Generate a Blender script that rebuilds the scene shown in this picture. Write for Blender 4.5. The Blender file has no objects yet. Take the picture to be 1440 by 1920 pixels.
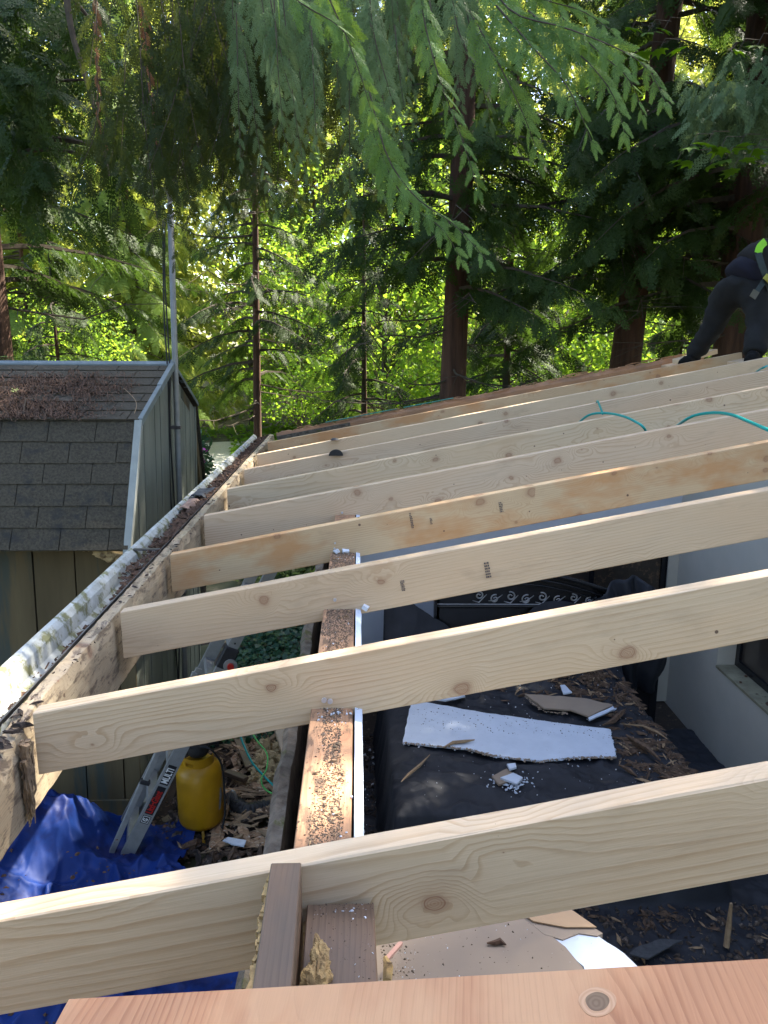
import bpy, bmesh, math, random
import numpy as np
from mathutils import Vector, Matrix, noise
SC = bpy.context.scene
R = math.radians
# ------------------------------------------------------------------ camera, sky, sun, exposure
CAMZ = 3.25
PITCH, YAW, ROLL = R(12.67), R(1.99), R(.26)
cam = bpy.data.cameras.new('camera'); co = bpy.data.objects.new('camera', cam); SC.collection.objects.link(co)
cam.sensor_fit = 'VERTICAL'; cam.sensor_height = 36; cam.lens = 36 * 1442 / 1920
cam.clip_start = .02; cam.clip_end = 800
fw = Vector((math.sin(YAW) * math.cos(PITCH), math.cos(YAW) * math.cos(PITCH), -math.sin(PITCH)))
rt = Vector((math.cos(YAW), -math.sin(YAW), 0)); up = rt.cross(fw)
rt2 = rt * math.cos(ROLL) + up * math.sin(ROLL); up2 = up * math.cos(ROLL) - rt * math.sin(ROLL)
mw = Matrix((rt2, up2, -fw)).transposed().to_4x4(); mw.translation = (0, 0, CAMZ)
co.matrix_world = mw
SC.camera = co
SUN_DIR = Vector((.62, .42, .95)).normalized()      # towards the sun: right, a little ahead, high
world = bpy.data.worlds.new('World'); SC.world = world; world.use_nodes = True
wn = world.node_tree.nodes; wl = world.node_tree.links
sky = wn.new('ShaderNodeTexSky'); sky.sky_type = 'NISHITA'; sky.sun_disc = False
sky.sun_elevation = math.asin(SUN_DIR.z); sky.sun_rotation = math.atan2(SUN_DIR.x, SUN_DIR.y)
sky.dust_density = 2.0
wl.new(sky.outputs[0], wn['Background'].inputs[0]); wn['Background'].inputs[1].default_value = .15
sun = bpy.data.lights.new('sun', 'SUN'); sun.energy = 5; sun.angle = R(.5); sun.color = (1, .93, .8)
so = bpy.data.objects.new('sun', sun); SC.collection.objects.link(so)
so.rotation_euler = SUN_DIR.to_track_quat('Z', 'Y').to_euler()
SC.view_settings.view_transform = 'Standard'; SC.view_settings.look = 'None'
SC.view_settings.exposure = 2.45; SC.view_settings.gamma = 1
SC.cycles.use_denoising = True
SC.cycles.max_bounces = 7; SC.cycles.transparent_max_bounces = 8

# ------------------------------------------------------------------ helpers
def ray(x, y):
    return fw + rt2 * ((x - 720) / 1442) - up2 * ((y - 960) / 1442)
def at(x, y, Y):                                     # the point at depth Y seen at a picture position
    d = ray(x, y); return Vector((0, 0, CAMZ)) + d * (Y / d.y)
def atz(x, y, z):
    d = ray(x, y); return Vector((0, 0, CAMZ)) + d * ((z - CAMZ) / d.z)

def obj(name, me, m=None, parent=None, loc=None):
    o = bpy.data.objects.new(name, me); SC.collection.objects.link(o)
    if m is not None and not me.materials: me.materials.append(m)
    if parent: o.parent = parent
    if loc is not None: o.location = loc
    return o
def tag(o, label=None, cat=None, group=None, kind=None):
    if label: o['label'] = label
    if cat: o['category'] = cat
    if group: o['group'] = group
    if kind: o['kind'] = kind
    return o
def empty(name, loc=(0, 0, 0), label=None, cat=None, group=None, rot=(0, 0, 0)):
    o = bpy.data.objects.new(name, None); SC.collection.objects.link(o); o.location = loc; o.rotation_euler = rot
    o.empty_display_size = .1
    return tag(o, label, cat, group)
def npmesh(name, v, f, smooth=False):
    me = bpy.data.meshes.new(name); v = np.asarray(v, np.float32); f = np.asarray(f, np.int32)
    n, k = f.shape
    me.vertices.add(len(v)); me.vertices.foreach_set('co', v.ravel())
    me.loops.add(n * k); me.loops.foreach_set('vertex_index', f.ravel())
    me.polygons.add(n); me.polygons.foreach_set('loop_start', np.arange(0, n * k, k, dtype=np.int32))
    if smooth: me.polygons.foreach_set('use_smooth', np.ones(n, bool))
    me.update(calc_edges=True)
    return me
class MB:
    def __init__(s): s.v = []; s.f = []
    def add(s, v, f):
        o = len(s.v); s.v += [tuple(p) for p in v]; s.f += [tuple(i + o for i in q) for q in f]
    def box(s, x0, x1, y0, y1, z0, z1, M=None):
        p = [(x0, y0, z0), (x1, y0, z0), (x1, y1, z0), (x0, y1, z0), (x0, y0, z1), (x1, y0, z1), (x1, y1, z1), (x0, y1, z1)]
        if M is not None: p = [M @ Vector(q) for q in p]
        s.add(p, [(0, 3, 2, 1), (4, 5, 6, 7), (0, 1, 5, 4), (1, 2, 6, 5), (2, 3, 7, 6), (3, 0, 4, 7)])
    def prism(s, poly, a, b, ax=2):                  # polygon extruded from a to b along axis ax
        def P(u, v, w): return ((w, u, v), (u, w, v), (u, v, w))[ax]
        n = len(poly); v = [P(u, q, a) for u, q in poly] + [P(u, q, b) for u, q in poly]
        s.add(v, [tuple(range(n))[::-1], tuple(range(n, 2 * n))] + [(i, (i + 1) % n, (i + 1) % n + n, i + n) for i in range(n)])
    def tube(s, pts, r, n=8, cap=True):
        pts = [Vector(p) for p in pts]; m = len(pts)
        rr = r if isinstance(r, (list, tuple)) else [r] * m
        v = []; a = None
        for i, p in enumerate(pts):
            t = (pts[min(i + 1, m - 1)] - pts[max(i - 1, 0)]).normalized()
            if a is None: a = t.orthogonal().normalized()
            a = (a - t * a.dot(t)).normalized(); b = t.cross(a)
            for k in range(n):
                g = 2 * math.pi * k / n; v.append(p + (a * math.cos(g) + b * math.sin(g)) * rr[i])
        f = [(i * n + k, i * n + (k + 1) % n, (i + 1) * n + (k + 1) % n, (i + 1) * n + k) for i in range(m - 1) for k in range(n)]
        if cap: f += [tuple(range(n))[::-1], tuple(range((m - 1) * n, m * n))]
        s.add(v, f)
    def lathe(s, prof, n=32, c=(0, 0, 0)):
        v = [(c[0] + r * math.cos(2 * math.pi * k / n), c[1] + r * math.sin(2 * math.pi * k / n), c[2] + z) for r, z in prof for k in range(n)]
        f = [(i * n + k, i * n + (k + 1) % n, (i + 1) * n + (k + 1) % n, (i + 1) * n + k) for i in range(len(prof) - 1) for k in range(n)]
        s.add(v, f)
    def grid(s, fn, nu, nv, close=False):
        v = [fn(i / (nu - 1), j / (nv - 1)) for j in range(nv) for i in range(nu)]
        s.add(v, [(j * nu + i, j * nu + i + 1, (j + 1) * nu + i + 1, (j + 1) * nu + i) for j in range(nv - 1) for i in range(nu - 1)])
    def build(s, name, m, parent=None, smooth=False, bevel=0, loc=None, jitter=0, segs=1):
        me = bpy.data.meshes.new(name); me.from_pydata(s.v, [], s.f); me.update()
        if bevel or smooth:
            bm = bmesh.new(); bm.from_mesh(me)
            if bevel: bmesh.ops.bevel(bm, geom=list(bm.edges), offset=bevel, segments=segs, affect='EDGES')
            bmesh.ops.recalc_face_normals(bm, faces=bm.faces)
            bm.to_mesh(me); bm.free()
        if smooth:
            me.polygons.foreach_set('use_smooth', np.ones(len(me.polygons), bool))
        return obj(name, me, m, parent, loc)

def fbm(x, y, z=0, o=4):
    return noise.fractal(Vector((x, y, z)), 1.0, 2.0, o)

# ------------------------------------------------------------------ materials
class NT:
    def __init__(s, name):
        s.m = bpy.data.materials.new(name); s.m.use_nodes = True
        s.n = s.m.node_tree.nodes; s.l = s.m.node_tree.links; s.b = s.n['Principled BSDF']; s.out = s.n['Material Output']
    def new(s, t, **k):
        q = s.n.new(t)
        for a, v in k.items(): setattr(q, a, v)
        return q
    def set(s, sock, v):
        if hasattr(v, 'is_linked') or hasattr(v, 'links'): s.l.new(v, sock)
        else: sock.default_value = v
    def math(s, op, a, b=None, c=None, clamp=False):
        q = s.new('ShaderNodeMath', operation=op); q.use_clamp = clamp; s.set(q.inputs[0], a)
        if b is not None: s.set(q.inputs[1], b)
        if c is not None: s.set(q.inputs[2], c)
        return q.outputs[0]
    def vmath(s, op, a, b=None):
        q = s.new('ShaderNodeVectorMath', operation=op); s.set(q.inputs[0], a)
        if b is not None: s.set(q.inputs[1], b)
        return q.outputs[0]
    def noise(s, v, scale, detail=4, rough=.55, dist=0):
        q = s.new('ShaderNodeTexNoise'); s.set(q.inputs['Vector'], v); q.inputs['Scale'].default_value = scale
        q.inputs['Detail'].default_value = detail; q.inputs['Roughness'].default_value = rough; q.inputs['Distortion'].default_value = dist
        return q.outputs[0]
    def ramp(s, f, stops):
        q = s.new('ShaderNodeValToRGB'); s.set(q.inputs[0], f); e = q.color_ramp.elements
        while len(e) < len(stops): e.new(.5)
        for i, (p, c) in enumerate(stops):
            e[i].position = p; e[i].color = (c, c, c, 1) if isinstance(c, (int, float)) else (*c, 1)
        return q.outputs[0]
    def mix(s, f, a, b, mode='MIX'):
        q = s.new('ShaderNodeMix', data_type='RGBA', blend_type=mode); s.set(q.inputs[0], f)
        s.set(q.inputs[6], a if not isinstance(a, tuple) else (*a, 1)); s.set(q.inputs[7], b if not isinstance(b, tuple) else (*b, 1))
        return q.outputs[2]
    def coord(s, k='Object'): return s.new('ShaderNodeTexCoord').outputs[k]
    def mapped(s, v, sc):
        q = s.new('ShaderNodeMapping'); s.set(q.inputs[0], v); q.inputs['Scale'].default_value = sc; return q.outputs[0]
    def bump(s, h, st=.3, d=.01):
        q = s.new('ShaderNodeBump'); s.set(q.inputs['Height'], h); q.inputs['Strength'].default_value = st; q.inputs['Distance'].default_value = d
        s.l.new(q.outputs[0], s.b.inputs['Normal'])
    def col(s, c, rough=.7, metal=0, spec=.5):
        s.set(s.b.inputs['Base Color'], (*c, 1) if isinstance(c, tuple) else c); s.set(s.b.inputs['Roughness'], rough)
        s.b.inputs['Metallic'].default_value = metal; s.b.inputs['Specular IOR Level'].default_value = spec
        return s.m

def rough_mat(name, c1, c2, scale=8, rough=.8, bump=.3, stretch=(1, 1, 1), c3=None, s3=3, t3=.6, metal=0, spec=.4, detail=6, bd=.01, co_='Object'):
    t = NT(name); v = t.coord(co_)
    ri = t.new('ShaderNodeObjectInfo').outputs['Random']
    v = t.vmath('ADD', v, t.vmath('MULTIPLY', ri, (37., 23., 11.))) if co_ == 'Object' else v
    v = t.mapped(v, stretch)
    n = t.noise(v, scale, detail, .6)
    c = t.mix(t.ramp(n, [(.3, 0.), (.7, 1.)]), c1, c2)
    if c3 is not None:
        n3 = t.noise(v, s3, 5, .65)
        c = t.mix(t.ramp(n3, [(t3 - .04, 0.), (t3 + .04, 1.)]), c, c3)
    if bump: t.bump(n, bump, bd)
    return t.col(c, rough, metal, spec)

def lumber(name, pale, ring, ringf=11., warp=.035, stain=None, stainamt=0, knot=(.24, .105, .055), grey=0., seed=0., kscale=5.6, contrast=.68, speck=None):
    """sawn softwood, local X along the board; flowing growth rings that bend around knots"""
    t = NT(name); oc = t.coord()
    sp = t.new('ShaderNodeSeparateXYZ'); t.set(sp.inputs[0], oc)
    ri = t.math('MULTIPLY', t.math('ADD', t.new('ShaderNodeObjectInfo').outputs['Random'], seed), 61.)
    u = t.math('ADD', sp.outputs[0], ri); v = t.math('SUBTRACT', sp.outputs[2], t.math('MULTIPLY', sp.outputs[1], .9)); v = t.math('ADD', v, t.math('MULTIPLY', ri, .37))
    cb = t.new('ShaderNodeCombineXYZ'); t.set(cb.inputs[0], u); t.set(cb.inputs[1], v); uv = cb.outputs[0]
    # knots: feature points of a sparse cell pattern
    vo = t.new('ShaderNodeTexVoronoi', voronoi_dimensions='2D', feature='F1'); t.set(vo.inputs['Vector'], uv); vo.inputs['Scale'].default_value = kscale; vo.inputs['Randomness'].default_value = .9
    pos = vo.outputs['Position']; colr = t.new('ShaderNodeSeparateColor'); t.set(colr.inputs[0], vo.outputs['Color'])
    d = t.vmath('SUBTRACT', uv, pos)
    wob = t.noise(uv, 22, 2, .5); wv = t.new('ShaderNodeVectorMath', operation='ADD'); t.set(wv.inputs[0], d); t.set(wv.inputs[1], t.vmath('MULTIPLY', t.vmath('SUBTRACT', wob, (.5, .5, .5)), (.02, .02, 0)))
    d = wv.outputs[0]
    dk = t.new('ShaderNodeVectorMath', operation='LENGTH'); t.set(dk.inputs[0], t.vmath('MULTIPLY', d, (.8, 1, 0))); dist = dk.outputs['Value']
    dd = t.new('ShaderNodeVectorMath', operation='LENGTH'); t.set(dd.inputs[0], t.vmath('MULTIPLY', d, (.42, 1, 0))); dist2 = dd.outputs['Value']
    ve = t.new('ShaderNodeTexVoronoi', voronoi_dimensions='2D', feature='DISTANCE_TO_EDGE'); t.set(ve.inputs['Vector'], uv); ve.inputs['Scale'].default_value = kscale; ve.inputs['Randomness'].default_value = .9
    edge = t.ramp(t.math('MULTIPLY', ve.outputs['Distance'], 3.), [(0., 0.), (.5, 1.)])
    amp = t.math('SUBTRACT', colr.outputs[0], .15, clamp=True)
    bulge = t.math('MULTIPLY', t.math('EXPONENT', t.math('MULTIPLY', t.math('POWER', t.math('DIVIDE', dist2, .032), 2.), -1.)), t.math('MULTIPLY', t.math('MULTIPLY', amp, edge), .12))
    sgn = t.math('SIGN', t.math('SUBTRACT', colr.outputs[1], .5))
    low = t.noise(t.mapped(uv, (.7, 5., 1)), 1., 2, .4); low2 = t.noise(t.mapped(uv, (5, 14., 1)), 1., 3, .5)
    psi = t.math('ADD', v, t.math('MULTIPLY', low, warp * 4)); psi = t.math('ADD', psi, t.math('MULTIPLY', low2, .012))
    psi = t.math('ADD', psi, t.math('MULTIPLY', bulge, sgn))
    ph = t.math('MULTIPLY', psi, ringf * 10)
    fr = t.math('FRACT', ph)
    line = t.ramp(fr, [(0., 0.), (.55, .15), (.86, 1.), (.97, .9), (1., 0.)])
    w = t.ramp(t.noise(t.mapped(uv, (2., 6., 1)), 1.5, 3, .5), [(.35, .25), (.7, 1.)])
    c = t.mix(t.math('MULTIPLY', t.math('MULTIPLY', line, w), contrast), pale, ring)
    fib = t.noise(t.mapped(uv, (9, 420., 1)), 1., 3, .6)
    c = t.mix(t.math('MULTIPLY', t.ramp(fib, [(.35, 0.), (.75, 1.)]), .28), c, tuple(x * .72 for x in ring))
    tone = t.noise(t.mapped(uv, (1.6, 5., 1)), 1., 2, .5)
    c = t.mix(t.math('MULTIPLY', t.ramp(tone, [(.35, 0.), (.7, 1.)]), .35), c, tuple(min(1, a * b) for a, b in zip(pale, (1.05, .86, .7))))
    sm_ = t.noise(t.mapped(uv, (4, 14., 1)), 1., 5, .65); c = t.mix(t.math('MULTIPLY', t.ramp(sm_, [(.56, 0.), (.70, 1.)]), .22), c, (.20, .13, .085))
    hv = t.new('ShaderNodeHueSaturation'); t.set(hv.inputs['Color'], c); t.set(hv.inputs['Value'], t.math('ADD', .93, t.math('MULTIPLY', t.math('FRACT', t.math('MULTIPLY', ri, 3.7)), .12))); c = hv.outputs[0]
    if stain:
        sn = t.noise(t.mapped(uv, (2.2, 5., 1)), 1.3, 4, .6)
        c = t.mix(t.math('MULTIPLY', t.ramp(sn, [(.45, 0.), (.6, 1.)]), stainamt), c, stain)
    # knot core, ringed, only where the cell's random number allows
    ks = t.math('MULTIPLY', t.math('SUBTRACT', colr.outputs[0], .38, clamp=True), .036)
    rel = t.math('DIVIDE', dist, t.math('MAXIMUM', ks, .0004))
    halo = t.ramp(t.math('MULTIPLY', rel, .25), [(0., 1.), (.25, .75), (.38, .3), (.8, 0.)])
    core = t.ramp(t.math('MULTIPLY', rel, .25), [(0., .55), (.10, .6), (.15, .9), (.18, .35), (.23, .10), (.26, .0)])
    kr = t.math('SINE', t.math('MULTIPLY', dist, 1900.))
    c = t.mix(t.math('MULTIPLY', t.math('MULTIPLY', halo, edge), .30), c, tuple(a * .5 + b * .5 for a, b in zip(ring, knot)))
    c = t.mix(t.math('MULTIPLY', core, t.math('ADD', .74, t.math('MULTIPLY', kr, .24))), c, knot)
    # pin knots
    v2 = t.new('ShaderNodeTexVoronoi', voronoi_dimensions='2D', feature='F1'); t.set(v2.inputs['Vector'], uv); v2.inputs['Scale'].default_value = 6.1; v2.inputs['Randomness'].default_value = 1
    c2 = t.new('ShaderNodeSeparateColor'); t.set(c2.inputs[0], v2.outputs['Color'])
    rad = t.math('MULTIPLY', t.math('SUBTRACT', c2.outputs[0], .36, clamp=True), .05)
    pk = t.math('LESS_THAN', v2.outputs['Distance'], rad)
    c = t.mix(t.math('MULTIPLY', pk, .85), c, (.07, .03, .02))
    if grey: c = t.mix(grey, c, (.25, .22, .19))
    if speck:
        s1 = t.noise(t.mapped(uv, (12, 40., 1)), 1., 6, .7); s2 = t.noise(uv, 70, 3, .6)
        c = t.mix(t.math('MULTIPLY', t.ramp(s1, [(.52, 0.), (.60, 1.)]), .85), c, speck)
        c = t.mix(t.math('MULTIPLY', t.ramp(s2, [(.62, 0.), (.66, 1.)]), .6), c, speck)
    h = t.math('ADD', t.math('MULTIPLY', line, .4), fib); t.bump(h, .25, .0015)
    return t.col(c, .5, 0, .5)

def leafmat(name, c1, c2, trans=.45, nscale=1.5, tcol=None, rough=.55, spec=.15):
    t = NT(name); v = t.coord()
    n = t.noise(v, nscale, 3, .6)
    ri = t.new('ShaderNodeObjectInfo').outputs['Random']
    c = t.mix(t.ramp(n, [(.3, 0.), (.7, 1.)]), c1, c2)
    hs = t.new('ShaderNodeHueSaturation'); t.set(hs.inputs['Color'], c); t.set(hs.inputs['Value'], t.math('ADD', .8, t.math('MULTIPLY', ri, .4)))
    c = hs.outputs[0]
    t.col(c, rough, 0, spec)
    tr = t.new('ShaderNodeBsdfTranslucent')
    if tcol: t.set(tr.inputs[0], t.mix(.8, c, tcol))
    else: t.set(tr.inputs[0], t.mix(.5, c, tuple(min(1, x * 2.2) for x in c2)))
    mx = t.new('ShaderNodeMixShader'); mx.inputs[0].default_value = trans
    t.l.new(t.b.outputs[0], mx.inputs[1]); t.l.new(tr.outputs[0], mx.inputs[2]); t.l.new(mx.outputs[0], t.out.inputs[0])
    return t.m

M = {}
M['pine'] = lumber('new_pine', (.66, .505, .335), (.40, .235, .11), 7., .05)
M['pine_pink'] = lumber('pink_pine', (.63, .475, .325), (.38, .225, .12), 8., .05, seed=.3)
M['pine_grey'] = lumber('pale_pine', (.63, .48, .32), (.38, .235, .12), 10., .03, seed=.6, contrast=.55)
M['pine_orange'] = lumber('stained_pine', (.58, .42, .25), (.40, .23, .10), 12., .015, stain=(.48, .23, .085), stainamt=.8, seed=.1, contrast=.6)
M['old_wood'] = lumber('old_rafter_wood', (.40, .27, .17), (.22, .12, .065), 12., .02, stain=(.12, .08, .05), stainamt=.6)
M['barge'] = lumber('barge_wood', (.46, .235, .11), (.26, .12, .05), 9., .03, stain=(.18, .11, .065), stainamt=.5)
M['grey_wood'] = lumber('grey_weathered_wood', (.125, .086, .058), (.052, .033, .023), 16., .008, stain=(.19, .105, .055), stainamt=.5, grey=.0, contrast=.8)
M['ply'] = lumber('fir_plywood', (.50, .235, .11), (.27, .095, .036), 10., .085, stain=(.56, .31, .155), stainamt=.8, knot=(.19, .11, .07), kscale=1.8, contrast=.85)
M['fascia'] = lumber('rotten_fascia', (.47, .39, .27), (.27, .19, .12), 12., .03, stain=(.12, .085, .06), stainamt=.4, seed=.2, speck=(.10, .07, .05))
M['rot'] = rough_mat('rotten_wood', (.10, .07, .05), (.28, .19, .11), 30, .95, .8, c3=(.45, .33, .17), s3=14, t3=.62)
M['rot_dark'] = rough_mat('dark_rot', (.025, .02, .018), (.09, .065, .05), 26, .95, .8, c3=(.17, .13, .10), s3=18, t3=.6)
M['crumb'] = rough_mat('yellow_rot', (.50, .34, .14), (.24, .15, .07), 40, .95, .9, c3=(.08, .05, .03), s3=25, t3=.62)
M['gutter'] = rough_mat('gutter_paint', (.48, .495, .48), (.27, .28, .25), 18, .7, .15, c3=(.16, .16, .08), s3=16, t3=.55)
M['metal_dark'] = rough_mat('drip_metal', (.05, .045, .045), (.13, .12, .12), 20, .45, .1, metal=.3)
M['litter'] = rough_mat('leaf_litter', (.05, .028, .018), (.13, .07, .04), 40, .9, .6)
M['plate'] = lumber('plate_wood', (.44, .25, .14), (.26, .13, .065), 8., .02, stain=(.15, .085, .05), stainamt=.6, seed=.45, speck=(.11, .065, .04))
M['sawdust'] = rough_mat('plate_dirt', (.09, .065, .048), (.21, .155, .11), 90, .95, .8)
M['white'] = rough_mat('drywall_white', (.55, .60, .68), (.48, .53, .61), 10, .8, .1, c3=(.2, .17, .14), s3=55, t3=.7)
M['wallpaint'] = rough_mat('wall_paint', (.46, .43, .37), (.41, .385, .33), 3, .7, .03)
M['farpaint'] = rough_mat('far_wall_paint', (.55, .58, .62), (.52, .55, .60), 3, .7, .03)
M['tan'] = rough_mat('drywall_paper', (.29, .225, .165), (.25, .19, .14), 4, .85, .06, c3=(.14, .1, .07), s3=45, t3=.73)
M['orange_paper'] = rough_mat('curled_paper', (.42, .28, .16), (.36, .235, .14), 6, .85, .1)
M['sheet'] = rough_mat('black_fabric', (.008, .009, .013), (.018, .020, .027), 5, .7, .8, c3=(.035, .032, .031), s3=9, t3=.70)
M['black'] = rough_mat('black_lacquer', (.010, .010, .012), (.014, .014, .016), 5, .25, 0)
M['rubber'] = rough_mat('black_rubber', (.015, .015, .016), (.02, .02, .022), 30, .6, .1)
M['silver'] = rough_mat('silver_trim', (.45, .45, .46), (.30, .30, .31), 30, .35, .1, metal=.7)
M['zinc'] = rough_mat('zinc', (.72, .72, .74), (.6, .6, .62), 30, .35, .1, metal=.6)
M['glass'] = rough_mat('dark_glass', (.035, .028, .022), (.05, .04, .032), 2, .12, 0)
M['sill'] = rough_mat('stained_sill', (.28, .26, .17), (.16, .14, .09), 9, .8, .2, c3=(.07, .05, .035), s3=12, t3=.66)
M['shingle'] = rough_mat('asphalt_shingle', (.032, .026, .017), (.082, .069, .047), 70, .95, .9, c3=(.030, .029, .025), s3=5, t3=.62, bd=.004)
M['needles'] = rough_mat('fallen_needles', (.10, .058, .038), (.20, .12, .08), 60, .9, .3)
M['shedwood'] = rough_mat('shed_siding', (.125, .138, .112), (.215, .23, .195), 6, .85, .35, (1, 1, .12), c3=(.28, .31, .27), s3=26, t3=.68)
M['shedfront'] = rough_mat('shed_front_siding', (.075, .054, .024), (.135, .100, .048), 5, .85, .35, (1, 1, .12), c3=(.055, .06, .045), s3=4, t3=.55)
M['trim'] = rough_mat('grey_trim', (.33, .34, .31), (.25, .27, .25), 12, .7, .1)
M['flashing'] = rough_mat('blue_grey_flashing', (.12, .15, .16), (.19, .225, .235), 9, .55, .1, metal=.2)
M['moss'] = rough_mat('moss', (.06, .11, .015), (.14, .20, .03), 50, .95, .9)
M['mossboard'] = rough_mat('mossy_board', (.07, .055, .04), (.19, .16, .12), 35, .95, .8, c3=(.08, .085, .025), s3=12, t3=.62)
M['galv'] = rough_mat('galvanised_pole', (.27, .275, .26), (.20, .205, .195), 18, .5, .05, metal=.3)
M['tarp'] = rough_mat('blue_tarp', (.002, .017, .105), (.004, .027, .155), 3, .6, .3, spec=.25, c3=(.003, .010, .07), s3=2.2, t3=.58)
M['yellow'] = rough_mat('yellow_paint', (.46, .235, .006), (.36, .18, .006), 8, .38, .05, c3=(.20, .11, .02), s3=16, t3=.71)
M['alu'] = rough_mat('aluminium', (.30, .30, .285), (.22, .22, .21), 14, .45, .08, metal=.3)
M['labelblack'] = rough_mat('black_label', (.012, .012, .012), (.016, .016, .016), 5, .4, 0)
M['red'] = rough_mat('red_print', (.42, .018, .010), (.36, .018, .010), 5, .4, 0)
M['whiteprint'] = rough_mat('white_print', (.75, .75, .73), (.68, .68, .66), 5, .5, 0)
M['ink'] = rough_mat('stamp_ink', (.10, .08, .08), (.07, .06, .06), 90, .7, 0)
M['teal'] = rough_mat('teal_hose', (.0, .25, .23), (.0, .30, .27), 10, .35, 0)
M['green'] = rough_mat('green_hose', (.12, .55, .12), (.10, .45, .10), 10, .4, 0)
M['insul'] = rough_mat('insulation', (.50, .38, .20), (.36, .26, .14), 30, .95, 1., c3=(.22, .15, .08), s3=14, t3=.6)
M['soil'] = rough_mat('soil', (.022, .016, .012), (.05, .036, .026), 9, .95, .8, c3=(.14, .10, .07), s3=22, t3=.62)
M['forestfloor'] = rough_mat('forest_floor', (.04, .045, .02), (.09, .085, .045), 3, .95, .5, c3=(.16, .13, .08), s3=2, t3=.6)
M['gravel'] = rough_mat('pale_gravel', (.60, .56, .48), (.42, .39, .33), 25, .95, .5)
M['chip_a'] = rough_mat('wood_chip_brown', (.055, .034, .022), (.14, .085, .052), 30, .9, .4)
M['chip_b'] = rough_mat('wood_chip_pale', (.34, .23, .13), (.22, .145, .085), 30, .9, .4)
M['chip_p'] = rough_mat('broken_wood_sunlit', (.50, .31, .17), (.24, .14, .08), 22, .9, .6, (1, 4, 1), c3=(.58, .48, .36), s3=14, t3=.6)  # broken wood in a brighter colour that stands in for sunlight
M['chip_w'] = rough_mat('plaster_chip', (.66, .68, .72), (.55, .57, .60), 30, .9, .3)
M['bark'] = rough_mat('cedar_bark', (.040, .021, .013), (.105, .052, .030), 16, .95, 1., (1, 1, .10), c3=(.05, .055, .03), s3=2.5, t3=.62, bd=.03)
M['twig'] = rough_mat('dark_twig', (.04, .03, .02), (.08, .06, .04), 16, .95, .3)
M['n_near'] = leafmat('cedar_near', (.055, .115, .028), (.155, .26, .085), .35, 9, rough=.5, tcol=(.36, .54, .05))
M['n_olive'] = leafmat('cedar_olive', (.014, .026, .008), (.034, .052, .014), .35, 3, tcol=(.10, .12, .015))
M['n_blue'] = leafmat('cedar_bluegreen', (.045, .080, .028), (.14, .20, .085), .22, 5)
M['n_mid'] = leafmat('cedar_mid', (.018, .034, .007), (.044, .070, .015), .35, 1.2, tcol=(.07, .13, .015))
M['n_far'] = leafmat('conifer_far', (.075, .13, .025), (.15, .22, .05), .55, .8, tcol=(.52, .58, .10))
M['maple'] = leafmat('maple_leaf', (.06, .14, .015), (.12, .22, .03), .55, .7, tcol=(.36, .52, .04))
M['yleaf'] = leafmat('sunny_leaf', (.14, .20, .03), (.25, .30, .07), .55, .5, tcol=(.66, .66, .12))
M['rhodo'] = leafmat('rhododendron_leaf', (.02, .05, .02), (.04, .08, .03), .15, 3, rough=.3)
M['ivy'] = leafmat('ivy_leaf', (.015, .05, .03), (.03, .085, .045), .2, 3, rough=.3)
M['magenta'] = rough_mat('magenta_flower', (.50, .04, .36), (.36, .02, .25), 30, .6, .2)
M['denim'] = rough_mat('dark_denim', (.005, .0045, .004), (.011, .010, .009), 18, .9, .3)
M['shirt'] = rough_mat('dark_shirt', (.010, .008, .008), (.018, .015, .014), 9, .95, .3)
M['hoodie'] = rough_mat('navy_hem', (.006, .005, .012), (.010, .009, .018), 9, .95, .3)
M['neon'] = rough_mat('neon_strap', (.28, .70, .03), (.24, .62, .03), 20, .6, .1)
M['strap'] = rough_mat('dark_strap', (.03, .045, .045), (.02, .03, .03), 20, .7, .1)
M['skin'] = rough_mat('skin', (.42, .25, .17), (.38, .22, .15), 8, .6, .05)
M['boot'] = rough_mat('black_boot', (.006, .006, .006), (.012, .011, .010), 30, .9, .2, spec=.1)
M['hair'] = rough_mat('black_hair', (.012, .010, .009), (.02, .016, .014), 60, .7, .3)
M['pink'] = rough_mat('pink_chip', (.52, .30, .24), (.45, .25, .20), 30, .8, .2)

rng = np.random.default_rng(7); random.seed(5)
# ================================================================== SETTING
def terrain(x, y):
    h = -.02
    d = max(0., y - 9)
    h += .35 * fbm(x * .12, y * .12, 3, 3) * min(1, d / 6)
    h += 6.5 / (1 + math.exp(-(y - 34) / 6.5)) * (1 / (1 + math.exp((-x - 6) / 5))) * .7
    if x > 3: h += min(1.6, (x - 3) * .12) * min(1, d / 6)
    return h
g = MB()
xs = np.concatenate([np.linspace(-300, -20, 8), np.linspace(-17, 25, 60), np.linspace(30, 300, 8)])
ys = np.concatenate([np.linspace(-200, -8, 6), np.linspace(-5, 60, 90), np.linspace(70, 400, 8)])
v = [(x, y, terrain(x, min(y, 60)) + (.02 * fbm(x * 2, y * 2) if y < 9 else 0)) for y in ys for x in xs]
nx = len(xs)
g.add(v, [(j * nx + i, j * nx + i + 1, (j + 1) * nx + i + 1, (j + 1) * nx + i) for j in range(len(ys) - 1) for i in range(nx - 1)])
tag(g.build('ground', M['forestfloor'], smooth=True), kind='structure')
g = MB()
def pathf(u, w):
    x = -8 + 9 * u; y = 13.5 + 3.5 * math.sin(u * 2.2 + .4) + (w - .5) * 9
    return (x, y, terrain(x, y) + .03)
g.grid(pathf, 60, 14); tag(g.build('gravel_path', M['gravel'], smooth=True), kind='structure')

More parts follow.
